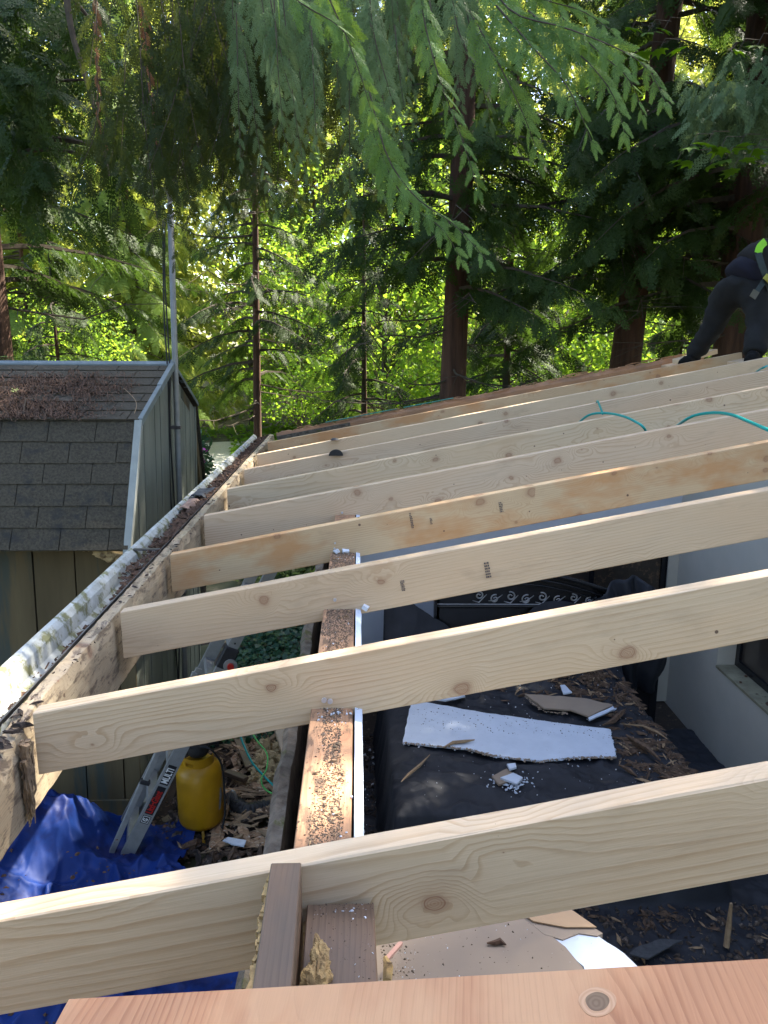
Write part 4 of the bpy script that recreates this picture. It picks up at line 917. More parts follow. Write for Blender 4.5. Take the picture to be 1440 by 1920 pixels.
# ================================================================== YARD: LADDER, TANK, TARP, SCRAP
A = Vector((-1.50, 4.17, -.0)); B = Vector((-.28, 4.45, 2.34))
def ladder():
    root = empty('ladder', (0, 0, 0), 'aluminium folding ladder with black and red label leaning behind the rafters', 'ladder')
    ax = (B - A).normalized(); n = Vector((.25, -1, 0)); n = (n - ax * n.dot(ax)).normalized(); s = ax.cross(n).normalized()   # n faces the camera, s across the rail
    if s.x < 0: s = -s
    def fr(o): return Matrix((s, -n, ax)).transposed().to_4x4() if True else None
    L = (B - A).length
    Mx = Matrix((s, -n, ax)).transposed().to_4x4(); Mx.translation = A
    LX = .042
    def rail(y0, x0, z0, z1, w, name):
        g = MB(); g.box(x0 - w / 2, x0 + w / 2, y0, y0 + .004, z0, z1); g.box(x0 - w / 2, x0 - w / 2 + .005, y0 + .004, y0 + .03, z0, z1); g.box(x0 + w / 2 - .005, x0 + w / 2, y0 + .004, y0 + .03, z0, z1)
        o = g.build(name, M['alu'], root); o.matrix_world = Mx; return o
    r1 = rail(0, 0, .0, 1.52, .078, 'rail'); r2 = rail(.42, 0, .0, 1.52, .078, 'rail')
    rail(.012, .0, 1.60, L, .066, 'upper_rail'); rail(.40, .0, 1.60, L, .066, 'upper_rail')
    g = MB()
    for k in range(9):
        z = .22 + .28 * k
        g.box(-.03, .03, .01, .42, z, z + .028)
    o = g.build('rungs', M['alu'], root); o.matrix_world = Mx
    # folded inner section, splayed to the left
    Mx2 = Mx @ Matrix.Translation((-.085, .02, .3)) @ Matrix.Rotation(R(-3), 4, 'Y')
    for y0, z0, z1, dx in ((0, -.22, .34, -.012), (0, .36, .72, 0.0), (0, .74, 1.10, .010)):
        g = MB(); g.box(-.016 + dx, .016 + dx, y0, y0 + .03, z0, z1); g.box(-.006 + dx, .030 + dx, y0 + .01, y0 + .025, z1 - .02, z1 + .03)
        o = g.build('inner_rail', M['alu'], root, bevel=.002); o.matrix_world = Mx2
    g = MB(); g.box(-.03, .03, -.01, .03, .335, .36); g.box(-.02, .04, -.01, .03, .715, .745); g.box(-.03, .05, -.005, .035, -.24, -.19); o = g.build('rubber_joint', M['rubber'], root, bevel=.003); o.matrix_world = Mx2
    # hinge with red knob
    for z in (1.56,):
        g = MB(); g.box(-.045, .045, -.006, .04, z - .07, z + .07); o = g.build('hinge', M['rubber'], root, bevel=.006); o.matrix_world = Mx
        g = MB(); g.tube([(.03, -.012, z - .03), (.03, -.02, z - .03)], .042, 24); o = g.build('hinge_plate', M['alu'], root); o.matrix_world = Mx
        g = MB(); g.tube([(.03, -.021, z - .03), (.03, -.040, z - .03)], .020, 20); o = g.build('lock_knob', M['red'], root); o.matrix_world = Mx
    g = MB()
    for z in (1.66, 1.72, 1.80, 1.86): g.tube([(0, .0115, z), (0, .0105, z)], .010 if z in (1.72,) else .006, 12)
    o = g.build('rivets', M['labelblack'], root); o.matrix_world = Mx
    # printed labels on the broad face
    def label(z0, z1, m, w=.052, y=-.0012):
        g = MB(); g.box(-w / 2, w / 2, y, -.0004, z0, z1); o = g.build('label', m, root); o.matrix_world = Mx; return o
    label(.680, .815, M['labelblack']); label(.470, .665, M['labelblack']); label(.405, .460, M['labelblack'])
    label(2.24, 2.52, M['labelblack'])
    def text(s_, size, z, m, x=0, off=0, ext=.0006, up=-.0016, sx=.72):
        cu = bpy.data.curves.new('lettering', 'FONT'); cu.body = s_; cu.size = size; cu.extrude = ext; cu.align_x = 'LEFT'; cu.align_y = 'CENTER'; cu.offset = off
        o = bpy.data.objects.new('lettering', cu); SC.collection.objects.link(o); cu.materials.append(m); o.parent = root
        # text x axis runs up the rail, text y axis points across it, facing the camera
        T = Matrix(((0, -1, 0, x), (0, 0, -1, up), (1, 0, 0, z), (0, 0, 0, 1)))
        bpy.context.view_layer.update(); me = bpy.data.meshes.new_from_object(o.evaluated_get(bpy.context.evaluated_depsgraph_get())); bpy.data.objects.remove(o)
        me.transform(Matrix.Diagonal((sx, 1, 1, 1))); me.materials.clear(); o = obj('lettering', me, m, root)
        o.matrix_world = Mx @ T
        return o
    text('MULTI', .060, .690, M['whiteprint'], off=.0012, sx=.62); text('LittleGiant', .058, .478, M['red'], off=.0015, sx=.62); text('G', .036, .421, M['whiteprint'], off=.001, sx=.8)
    g = MB(); g.box(-.021, .021, -.0018, -.0013, .411, .414); g.box(-.021, .021, -.0018, -.0013, .452, .455); g.box(-.021, -.018, -.0018, -.0013, .414, .452); g.box(.018, .021, -.0018, -.0013, .414, .452); o = g.build('label_border', M['whiteprint'], root); o.matrix_world = Mx
    text('LittleGiant', .056, 2.26, M['red'], off=.001, up=-.0016, sx=.62)
    return root
ladder()
def tank():
    c = atz(379, 1568, 0); c.y += .02
    root = empty('air_tank', (c.x, c.y, 0), 'scratched yellow upright air tank with black hose beside the ladder', 'tank')
    g = MB(); r = .148; z0, z1 = .10, .575
    prof = [(0, z0 - .03)] + [(r * math.sin(a), z0 + .055 - .085 * math.cos(a)) for a in [k * math.pi / 16 for k in range(1, 9)]] + [(r, z0 + .075), (r + .002, z0 + .08), (r + .002, z1 - .11), (r, z1 - .105)] + [(r * math.cos(a), z1 - .105 + .10 * math.sin(a)) for a in [k * math.pi / 16 for k in range(1, 9)]]
    g.lathe(prof, 48); g.build('body', M['yellow'], root, smooth=True)
    g = MB(); n = 40
    for k in range(n):
        a0, a1 = R(-190 + 200 * k / n), R(-190 + 200 * (k + 1) / n); h = .075
        zb = z1 - .045
        if 12 <= k <= 17: g.lathe([], 3) if False else None
        lo = zb; hi = zb + h
        segs = [(lo, hi)] if not (11 <= k <= 17) else [(lo, lo + .022), (lo + .048, hi)]
        for q0, q1 in segs:
            g.add([(.10 * math.cos(a0), .10 * math.sin(a0), q0), (.10 * math.cos(a1), .10 * math.sin(a1), q0), (.10 * math.cos(a1), .10 * math.sin(a1), q1), (.10 * math.cos(a0), .10 * math.sin(a0), q1)], [(0, 1, 2, 3)])
    o = g.build('collar', M['yellow'], root); sm = o.modifiers.new('s', 'SOLIDIFY'); sm.thickness = .004
    g = MB(); g.lathe([(0, .60), (.06, .60), (.075, .63), (.07, .68), (.03, .70), (0, .70)], 20); g.tube([(.0, 0, .66), (.13, .03, .67)], .02, 10); g.build('pump', M['rubber'], root, smooth=True)
    for a in (-75, 45, 165, 215):
        g = MB(); ca, sa = math.cos(R(a)), math.sin(R(a)); g.tube([(.10 * ca, .10 * sa, .11), (.13 * ca, .13 * sa, .05), (.155 * ca, .155 * sa, -.005)], .013, 4); g.build('leg', M['yellow'], root)
    g = MB(); a0 = R(-38)
    pts = [(math.cos(R(-70 + 60 * u)), math.sin(R(-62 + 46 * u)), z) for u, z in ((0, .31), (.15, .25), (.45, .215), (.8, .24), (1, .32), (.95, .38), (.5, .375), (.2, .345))]
    g.add([(.1505 * x, .1505 * y, z) for x, y, z in pts] , [tuple(range(8))]); o = g.build('torn_label', rough_mat('worn_label', (.28, .27, .26), (.07, .065, .06), 40, .7, .2), root)
    sm = o.modifiers.new('s', 'SOLIDIFY'); sm.thickness = .002
    hose('hose', [(.03, -.06, .68), (.10, -.09, .68), (.155, -.05, .55), (.165, -.04, .35), (.16, -.05, .16), (.12, -.12, .06), (.03, -.18, .03), (-.10, -.17, .02)], .007, M['rubber'], None, parent=root)
tank()
# blue tarp
g = MB()
def tarpf(u, w):
    x = -2.6 + (2.15 - .62 * max(0, min(1, (w - .45) / .3))) * u + .05 * fbm(w * 3, 7); y = 2.35 + 2.25 * w + .10 * fbm(u * 5, 3)
    pile = .42 * math.exp(-((x + 2.0) / .42) ** 2 - ((y - 4.25) / .30) ** 2) + .30 * math.exp(-((x + 2.35) / .5) ** 2 - ((y - 3.7) / .45) ** 2) + .12 * math.exp(-((x + 1.1) / .3) ** 2 - ((y - 4.0) / .2) ** 2) + .12 * math.exp(-((x + 1.45) / .35) ** 2 - ((y - 3.3) / .35) ** 2)
    wr = 0
    for k, (a, s, am) in enumerate(((.5, 5.5, .055), (-.6, 8, .040), (1.2, 12, .026), (.15, 19, .014))):
        q = (x * math.cos(a) + y * math.sin(a)) * s + 2.2 * fbm(x * 1.6 + k * 5, y * 1.6)
        wr += am * (1 - abs(math.sin(q))) ** 1.6
    return (x, y, .06 + pile + wr * (1 + 1.5 * pile) + .01 * fbm(x * 12, y * 12, 2))
g.grid(tarpf, 200, 200); tag(g.build('blue_tarp', M['tarp'], smooth=True), 'crumpled blue plastic tarp piled on the ground at lower left', 'tarp')
scatter('leaf_litter', M['litter'], 420, (-2.4, -.6), (3., 4.3), 0, .003, .02, seed=51, flat=.3, zf=lambda x, y: tarpf((x + 2.6) / 2.15, (y - 2.35) / 2.25)[2] + .002, dens=lambda x, y: max(0, fbm(x * 3, y * 3, 8)) * 2)
def zy(x, y): return .06 + .05 * fbm(x * 5, y * 5, 1)
scatter('wood_debris', M['rot_dark'], 1500, (-1.3, -.18), (4.2, 6.6), 0, .006, .05, zf=zy, seed=52, flat=.5, elong=1.3)
scatter('wood_debris', M['chip_a'], 700, (-1.2, -.18), (4.25, 6.3), 0, .006, .06, zf=lambda x, y: zy(x, y) + .015, seed=53, flat=.3, elong=2, dens=lambda x, y: .25 + fbm(x * 3, y * 3))
scatter('wood_debris', M['chip_b'], 260, (-1.15, -.18), (4.3, 6.2), 0, .003, .04, zf=lambda x, y: zy(x, y) + .03, seed=54, flat=.2, elong=3.5, dens=lambda x, y: .2 + fbm(x * 3, y * 3))
scatter('leaf_litter', M['litter'], 900, (-1.9, -.18), (3.6, 5.), 0, .005, .03, zf=zy, seed=55, flat=.3)
scatter('wood_debris', M['chip_p'], 330, (-.95, -.2), (4.35, 5.7), 0, .008, .075, zf=lambda x, y: zy(x, y) + .03, seed=57, flat=.16, elong=2.2, dens=lambda x, y: .25 + fbm(x * 4, y * 4, 3))  # sunlit look of this debris is put into the brighter chip colour
scatter('wood_debris', M['chip_b'], 420, (-.95, -.2), (4.35, 5.7), 0, .005, .045, zf=lambda x, y: zy(x, y) + .045, seed=58, flat=.16, elong=3.)  # more pale chips painting the same sunlit area
def plank(p0, p1, w, th, m, label, name='plank', roll=0, cat='plank'):
    p0, p1 = Vector(p0), Vector(p1); d = p1 - p0; L = d.length; d /= L; z = Vector((0, 0, 1)); z = (z - d * z.dot(d)).normalized(); y = z.cross(d)
    Mx = Matrix((d, y, z)).transposed().to_4x4() @ Matrix.Rotation(roll, 4, 'X'); Mx.translation = p0
    g = MB(); g.box(0, L, -w / 2, w / 2, 0, th); o = g.build(name, m, bevel=.003); o.matrix_world = Mx; return tag(o, label, cat)
plank(atz(524, 1368, .30), atz(541, 1425, .17), .085, .03, M['pine_grey'], 'short pale board end resting on the insulation beside the mossy siding')
plank(atz(440, 1372, .12), atz(470, 1443, .12), .075, .03, M['grey_wood'], 'short grey board end between the tank and hoses')
plank(atz(425, 1452, .10), atz(462, 1466, .12), .05, .035, M['grey_wood'], 'thin weathered stick of lumber lying right of the tank')
plank(atz(438, 1535, .09), atz(525, 1500, .13), .12, .02, M['rot'], 'broken dark board lying in front of the silver ring')
plank(atz(470, 1508, .11), atz(512, 1528, .12), .08, .02, M['chip_a'], 'small reddish board scrap near the middle of debris pile')
plank(atz(500, 1392, .16), atz(556, 1350, .3), .03, .02, M['chip_b'], 'thin leaning strip of wood against the mossy siding', roll=.6)
g = MB()
for k, (x, y, r) in enumerate(((505, 1412, .10), (530, 1432, .11), (490, 1438, .085), (545, 1452, .08), (515, 1455, .10), (540, 1412, .07), (480, 1462, .06), (556, 1440, .07))):
    blob(g, atz(x, y, .10), r, k + 10, sc=(1, 1, .8), n=20, amp=.8)
tag(g.build('insulation_clump', M['insul'], smooth=False), 'torn clump of tan insulation under the green hose', 'insulation')
hose('air_hose', [atz(440, 1350, .35), atz(452, 1384, .3), atz(470, 1425, .27), atz(492, 1452, .25), atz(515, 1475, .2), atz(530, 1490, .1)], .008, M['teal'], 'teal hose crossing the debris beside the insulation')
hose('air_hose', [atz(462, 1350, .4), atz(480, 1386, .34), atz(500, 1412, .30), atz(500, 1440, .27), atz(490, 1462, .24), atz(500, 1482, .18), atz(535, 1497, .14), atz(560, 1505, .13)], .006, M['green'], 'bright green hose curling over the insulation')
root = empty('corrugated_duct', (0, 0, 0), 'black corrugated drain pipe with pale metal ring in the debris', 'pipe')
g = MB(); pts = spline([atz(428, 1500, .12), atz(438, 1505, .13), atz(462, 1520, .12), atz(500, 1515, .10), atz(540, 1530, .08)], 16); g.tube(pts, [.05 + .006 * math.sin(i * 2.1) for i in range(len(pts))], 14); g.build('pipe', M['rubber'], root, smooth=True)
g = MB(); c = atz(437, 1500, .16)
rg = [(c.x + .028 * math.cos(a), c.y - .02, c.z + .085 * math.sin(a)) for a in [k * 6.2832 / 24 for k in range(25)]]; g.tube(rg, .009, 8); g.build('ring', M['silver'], root, smooth=True)
o = ragged('plaster_scrap', [tuple(atz(x, y, .1).xy) for x, y in [(418, 1583), (428, 1577), (462, 1583), (458, 1594), (435, 1590)]], .12, .01, M['chip_w'], amp=.003); tag(o, 'pale blue-grey plaster scrap at the edge of the blue tarp', 'plaster')
plank(atz(520, 1580, .1), atz(525, 1592, .35), .012, .01, M['white'], 'thin white upright strip beside the mossy siding above nearest rafter')
plank(atz(305, 1500, .1), atz(352, 1360, .9), .05, .02, M['barge'], 'thin reddish board leaning behind the ladder')

# ================================================================== WORKER
def skin_fig(name, chains, m, parent, lv=2, scale=1.14):
    """chains: list of lists of (x,y,z,r); first vertex of later chains snaps to the nearest existing vertex when identical"""
    vs = []; rs = []; es = []; idx = {}
    for ch in chains:
        prev = None
        for (x, y, z, r) in ch:
            key = (round(x, 3), round(y, 3), round(z, 3))
            if key not in idx: idx[key] = len(vs); vs.append((x, y, z)); rs.append(r)
            k = idx[key]
            if prev is not None: es.append((prev, k))
            prev = k
    me = bpy.data.meshes.new(name); me.from_pydata(vs, es, []); me.update()
    o = obj(name, me, m, parent)
    md = o.modifiers.new('skin', 'SKIN'); md.use_smooth_shade = True
    sv = me.skin_vertices[0].data
    for k, r in enumerate(rs): sv[k].radius = (r * scale, r * scale)
    for k in range(len(rs)): sv[k].use_root = (k == 0)
    sb = o.modifiers.new('sub', 'SUBSURF'); sb.levels = lv; sb.render_levels = lv
    if scale > 1:
        tx = bpy.data.textures.new('folds', 'CLOUDS'); tx.noise_scale = .055; dm = o.modifiers.new('folds', 'DISPLACE'); dm.texture = tx; dm.strength = .055; dm.texture_coords = 'GLOBAL'
    return o
def worker():
    root = empty('person', (0, 0, 0), 'worker in dark clothes and safety harness bending forward on the far rafters', 'person')
    F1 = Vector((2.63, 6.10, 3.06)); F2 = Vector((2.83, 5.50, 3.10))
    hip = Vector((2.86, 5.85, 3.62)); h1 = hip + Vector((-.06, .09, 0)); h2 = hip + Vector((.06, -.09, -.0))
    k1 = Vector((2.75, 6.03, 3.35)); k2 = Vector((2.92, 5.64, 3.37)); a1 = F1 + Vector((.03, .03, .07)); a2 = F2 + Vector((.02, .04, .08))
    waist = hip + Vector((.06, -.01, .13)); chest = Vector((3.15, 5.85, 3.92)); neck = Vector((3.34, 5.84, 3.93)); head = Vector((3.46, 5.83, 3.89))
    s1 = Vector((3.24, 6.03, 3.91)); s2 = Vector((3.24, 5.67, 3.91))
    e1 = Vector((3.32, 6.06, 3.64)); e2 = Vector((3.34, 5.65, 3.64)); w1 = Vector((3.42, 5.99, 3.42)); w2 = Vector((3.44, 5.73, 3.41))
    T = lambda p, r: (p.x, p.y, p.z, r)
    mid = (a1 + k1) / 2
    body = [[T(hip, .11), T(waist, .105), T((waist + chest) / 2, .11), T(chest, .12), T(neck, .05), T(head, .085), T(head + Vector((.06, 0, -.05)), .06)],
            [T(hip, .11), T(h1, .08), T(k1, .052), T(a1, .034), T(F1 + Vector((-.05, -.03, .035)), .018)], [T(hip, .11), T(h2, .08), T(k2, .052), T(a2, .034), T(F2 + Vector((-.03, -.04, .035)), .018)],
            [T(chest, .12), T(s1, .055), T(e1, .042), T(w1, .026), T(w1 + Vector((.02, 0, -.08)), .022)], [T(chest, .12), T(s2, .055), T(e2, .042), T(w2, .026), T(w2 + Vector((.02, 0, -.08)), .022)]]
    for w in (w1, w2):
        palm = w + Vector((.02, 0, -.08))
        for j in range(4):
            o_ = Vector((0, -.024 + .016 * j, 0)); p = palm + o_ * 1.0 + Vector((.004, 0, -.018))
            body.append([T(palm, .022), T(p, .008), T(p + Vector((.004, 0, -.026 - .004 * (j in (1, 2)))), .0075), T(p + Vector((-.006, 0, -.052 - .006 * (j in (1, 2)))), .006)])
        body.append([T(palm, .022), T(palm + Vector((-.015, -.03, -.002)), .009), T(palm + Vector((-.02, -.045, -.025)), .007)])
    skin_fig('body', body, M['skin'], root, scale=1.0)
    skin_fig('trousers', [[T(hip + Vector((.03, 0, .07)), .130), T(hip, .150)], [T(hip, .150), T(h1 + Vector((-.02, 0, -.01)), .108), T((h1 + k1) / 2, .094), T(k1, .080), T(mid, .070), T(a1 + Vector((0, 0, .02)), .066), T(a1 + Vector((-.01, -.01, -.035)), .062)],
                          [T(hip, .150), T(h2 + Vector((.02, 0, -.01)), .108), T((h2 + k2) / 2, .096), T(k2, .086), T((k2 + a2) / 2, .078), T(a2 + Vector((0, 0, .02)), .078), T(a2 + Vector((-.01, -.01, -.035)), .072)]], M['denim'], root)
    skin_fig('hoodie', [[T(hip + Vector((-.035, -.01, .03)), .150), T(hip + Vector((.03, -.01, .10)), .150), T(waist + Vector((.03, 0, .03)), .145)]], M['hoodie'], root)
    skin_fig('shirt', [[T(waist + Vector((-.05, 0, -.0)), .150), T(waist + Vector((.03, 0, .05)), .152), T((waist + chest) / 2 + Vector((0, 0, .01)), .150), T(chest, .150), T(neck + Vector((-.03, 0, 0)), .075)],
                       [T(chest, .150), T(s1, .078), T((s1 + e1) / 2, .064), T(e1, .058)], [T(chest, .150), T(s2, .078), T((s2 + e2) / 2, .064), T(e2, .058)]], M['shirt'], root)
    for F, d in ((F1, Vector((-.11, -.07, 0))), (F2, Vector((-.08, -.10, 0)))):
        skin_fig('boot', [[T(F + Vector((.03, .03, .075)), .045), T(F + Vector((.015, .02, .03)), .050), T(F + d * .5 + Vector((0, 0, .022)), .048), T(F + d + Vector((0, 0, .014)), .042)]], M['boot'], root)
    skin_fig('hair', [[T(head + Vector((-.03, 0, .03)), .085), T(head + Vector((.03, 0, .02)), .080)]], M['hair'], root)
    # harness straps over the back and down the thigh
    def strap(pts, w, m, name, nrm=Vector((0, -1, .2))):
        g = MB(); sp_ = spline(pts, 8); v = []
        for i, p in enumerate(sp_):
            t = (sp_[min(i + 1, len(sp_) - 1)] - sp_[max(i - 1, 0)]).normalized(); b = t.cross(nrm).normalized() * w; v += [p - b, p + b]
        g.add(v, [(2 * i, 2 * i + 1, 2 * i + 3, 2 * i + 2) for i in range(len(sp_) - 1)])
        o = g.build(name, m, root); s = o.modifiers.new('s', 'SOLIDIFY'); s.thickness = .006; return o
    yy = 5.64
    strap([at(1436, 452, yy + .1), at(1426, 462, yy), at(1422, 474, yy - .02)], .026, M['neon'], 'neon_strap')
    strap([at(1422, 474, yy - .02), at(1428, 495, yy - .04), at(1436, 516, yy - .04), at(1446, 545, yy)], .024, M['strap'], 'strap')
    strap([at(1434, 517, yy - .06), at(1440, 522, yy - .06), at(1450, 535, yy)], .022, rough_mat('gold_strap', (.35, .33, .05), (.28, .26, .04), 9, .6, .1), 'buckle')
    strap([at(1438, 520, yy), at(1424, 540, yy - .07), at(1412, 558, yy - .10)], .018, M['strap'], 'strap')
    strap([at(1419, 545, yy - .11), at(1411, 558, yy - .12)], .024, rough_mat('tan_buckle', (.10, .09, .06), (.08, .07, .05), 9, .6, .1), 'buckle')
worker()

# ================================================================== VEGETATION
def spray(nb, nl, W=.42, seed=0, wid=1.):
    """flat fern-like cedar spray of unit length along +X in the XY plane"""
    rg = np.random.default_rng(seed); Q = []
    def dia(p, d, L, w):
        n = np.array([-d[1], d[0]]); a = p; b = p + d * L * .45 + n * w; c = p + d * L; e = p + d * L * .45 - n * w
        Q.append([a, b, c, e])
    dia(np.array([0., 0.]), np.array([1., 0.]), 1., .010 * wid)
    for i in range(nb):
        t = (i + .5) / nb * .97
        for s in (-1, 1):
            l = W * (min(1, (t + .08) * 4)) ** .7 * (1 - t) ** .55 * rg.uniform(.8, 1.1) + .05
            an = math.radians((52 - 22 * t) * s + rg.uniform(-6, 6)); d = np.array([math.cos(an), math.sin(an)])
            p = np.array([t + .02 * s, 0])
            if nl == 0: dia(p, d, l, .022 * wid)
            else:
                dia(p, d, l, .010 * wid)
                for j in range(nl):
                    tt = (j + .4) / nl
                    for s2 in (-1, 1):
                        a2 = an + s2 * math.radians(38); d2 = np.array([math.cos(a2), math.sin(a2)])
                        dia(p + d * l * tt, d2, max(.03, l * .42 * (1 - .75 * tt)) , .0095 * wid * (1.6 if nl < 4 else 1))
    q = np.array(Q)                                     # (n,4,2)
    x, y = q[..., 0], q[..., 1]
    z = -.16 * x ** 2 - .55 * y ** 2 + rg.normal(0, .006, x.shape)
    return np.stack([x, y, z], -1).reshape(-1, 3)
SP_HI = [spray(13, 4, .30, k, 1.45) for k in range(4)]
SP_MD = [spray(8, 3, .34, k + 5, 1.7) for k in range(3)]
SP_LO = [spray(8, 2, .42, k + 9, 1.9) for k in range(3)]
SP_XL = [spray(7, 0, .42, k + 12, 1.9) for k in range(3)]
def frames(P, D, N, S):
    """matrices placing sprays at P, pointing along D, facing N, scaled by S"""
    D = D / np.linalg.norm(D, axis=1, keepdims=True); Yv = np.cross(N, D); Yv /= np.linalg.norm(Yv, axis=1, keepdims=True) + 1e-9; Z = np.cross(D, Yv)
    return P, np.stack([D, Yv, Z], 2) * S[:, None, None]
def place(tmpls, P, D, N, S, rg):
    P, A = frames(P, D, N, S); k = rg.integers(0, len(tmpls), len(P)); out = []
    for j, t in enumerate(tmpls):
        m = k == j
        if m.any(): out.append((np.einsum('nij,kj->nki', A[m], t) + P[m][:, None, :]).reshape(-1, 3))
    return np.concatenate(out)
def quads(name, v, m, parent=None):
    f = np.arange(len(v), dtype=np.int32).reshape(-1, 4)
    return obj(name, npmesh(name, v, f), m, parent)
def conifer_geo(H, z0, Lmax, nb, seed, tm, sp_=.14, size=.42, droop=.5, top=.05, az=None):
    rg = np.random.default_rng(seed); Ps, Ds, Ns, Ss = [], [], [], []; tw = MB()
    for b in range(nb):
        fz = (b + rg.uniform(0, 1)) / nb; z = z0 + (H - z0) * fz; L = Lmax * ((1 - fz) ** .75 + top) * rg.uniform(.65, 1.1)
        a = rg.uniform(0, 6.283) if az is None else az(rg)
        o = np.array([math.cos(a), math.sin(a), 0]); side = np.array([-o[1], o[0], 0]); rise = rg.uniform(-.05, .25)
        def pt(s): return np.array([0, 0, z]) + o * L * s + side * .12 * L * math.sin(s * 3 + a) * s + np.array([0, 0, L * (rise * s - droop * s * s + .12 * s ** 4)])
        tw.tube([pt(s) for s in (0, .2, .45, .7, .9)], [.012 + .012 * L, .010 + .008 * L, .008 + .004 * L, .006, .003], 4, cap=False)
        n = max(4, int(L / sp_)) * 2
        for k in range(n):
            s = .14 + .86 * (k / n) ** .9; p = pt(s); t = pt(min(1, s + .03)) - pt(s - .03); t /= np.linalg.norm(t); sg = 1 if k % 2 else -1
            d = t * .75 + side * sg * rg.uniform(.4, 1.0) + np.array([0, 0, -rg.uniform(.25, 1.1)])
            Ps.append(p); Ds.append(d); Ns.append(np.array([0, 0, 1]) + side * rg.uniform(-.7, .7) + o * rg.uniform(-.2, .7)); Ss.append(size * rg.uniform(.6, 1.15) * (1.1 - .4 * s))
    v = place(tm, np.array(Ps), np.array(Ds), np.array(Ns), np.array(Ss), rg)
    return v, tw
def trunk_mb(pts, r0, r1, seed, dead=0, z_dead=(0, 3)):
    g = MB(); P = spline(pts, 8); n = len(P); N = 22; v = []
    for i, p in enumerate(P):
        r = r0 + (r1 - r0) * i / (n - 1); r *= 1 + .35 * math.exp(-i / n * 14)
        for k in range(N):
            a = 6.2832 * k / N; q = r * (1 + .10 * fbm(math.cos(a) * 2.5 + seed, math.sin(a) * 2.5, i * .25) + .05 * math.sin(a * 7 + seed + fbm(i * .3, a)))
            v.append((p.x + q * math.cos(a), p.y + q * math.sin(a), p.z))
    g.add(v, [(i * N + k, i * N + (k + 1) % N, (i + 1) * N + (k + 1) % N, (i + 1) * N + k) for i in range(n - 1) for k in range(N)])
    return g
def deadwood(pts, nb, z0, z1, Lr, seed, base):
    """bare lower limbs with fine twigs"""
    g = MB(); rnd = random.Random(seed)
    for b in range(nb):
        z = rnd.uniform(z0, z1); a = rnd.uniform(0, 6.28); L = rnd.uniform(*Lr); o = Vector((math.cos(a), math.sin(a), 0)); sd = Vector((-o.y, o.x, 0)); s1 = rnd.uniform(-.4, .4)
        c = Vector((base[0], base[1], z)); P = [c + o * L * s + sd * L * s1 * s * s + Vector((0, 0, L * (-.25 * s + .4 * s * s * rnd.uniform(.2, 1)))) for s in (0, .25, .5, .75, 1)]
        r = rnd.uniform(.008, .02); g.tube(P, [r, r * .8, r * .6, r * .4, r * .15], 5, cap=False)
        for k in range(rnd.randint(3, 7)):
            s = rnd.uniform(.25, .95); i = min(3, int(s * 4)); p = P[i].lerp(P[i + 1], s * 4 - i); l = L * rnd.uniform(.15, .45); d = (o * .6 + sd * rnd.choice((-1, 1)) * rnd.uniform(.3, 1) + Vector((0, 0, rnd.uniform(-.8, .2)))).normalized()
            g.tube([p, p + d * l * .5 + Vector((0, 0, -.03)), p + d * l + Vector((0, 0, -.12 * l))], [.005, .0035, .0015], 3, cap=False)
    return g
def gz(x, y): return terrain(x, min(y, 60)) - .15
def conifer(name, x, y, H, r, z0, Lmax, nb, seed, tm, mat_, label, cat='tree', group=None, lean=(0, 0), dead=0, trunkpts=None, deadz=None, **kw):
    z = gz(x, y); root = empty(name, (x, y, z), label, cat, group)
    pts = trunkpts or [(0, 0, 0), (lean[0] * .3, lean[1] * .3, H * .3), (lean[0] * .65, lean[1] * .65, H * .65), (lean[0], lean[1], H)]
    trunk_mb(pts, r, r * .15, seed).build('trunk', M['bark'], root, smooth=True)
    v, tw = conifer_geo(H, z0, Lmax, nb, seed, tm, **kw)
    def off(a):
        a[:, 0] += lean[0] * a[:, 2] / H; a[:, 1] += lean[1] * a[:, 2] / H; return a
    quads('crown', off(v), mat_, root)
    tw.v = [(p[0] + lean[0] * p[2] / H, p[1] + lean[1] * p[2] / H, p[2]) for p in tw.v]
    tw.build('branches', M['twig'], root)
    if dead: deadwood(pts, dead, *(deadz or (.8, z0 + 1)), (.6, 2.2), seed, (lean[0] * .15, lean[1] * .15)).build('dead_limbs', M['twig'], root)
    return root
def copytree(o, loc, rz, sc, label, parent=None):
    c = o.copy(); SC.collection.objects.link(c)
    if parent is None: c.location = loc; c.rotation_euler = (0, 0, rz); c.scale = (sc, sc, sc); c['label'] = label
    else: c.parent = parent
    for ch in list(o.children): copytree(ch, None, 0, 1, None, c)
    return c
def leafquads(P, size, rg, droop=.3):
    n = len(P); a = rg.normal(0, 1, (n, 3)); a[:, 2] -= droop; a /= np.linalg.norm(a, axis=1, keepdims=True)
    N = rg.normal(0, .55, (n, 3)) + np.array([0, 0, 1]); b = np.cross(N, a); b /= np.linalg.norm(b, axis=1, keepdims=True) + 1e-9
    s = (size * rg.uniform(.6, 1.25, n))[:, None]
    return np.stack([P, P + a * s * .5 + b * s * .42, P + a * s, P + a * s * .5 - b * s * .42], 1).reshape(-1, 3)
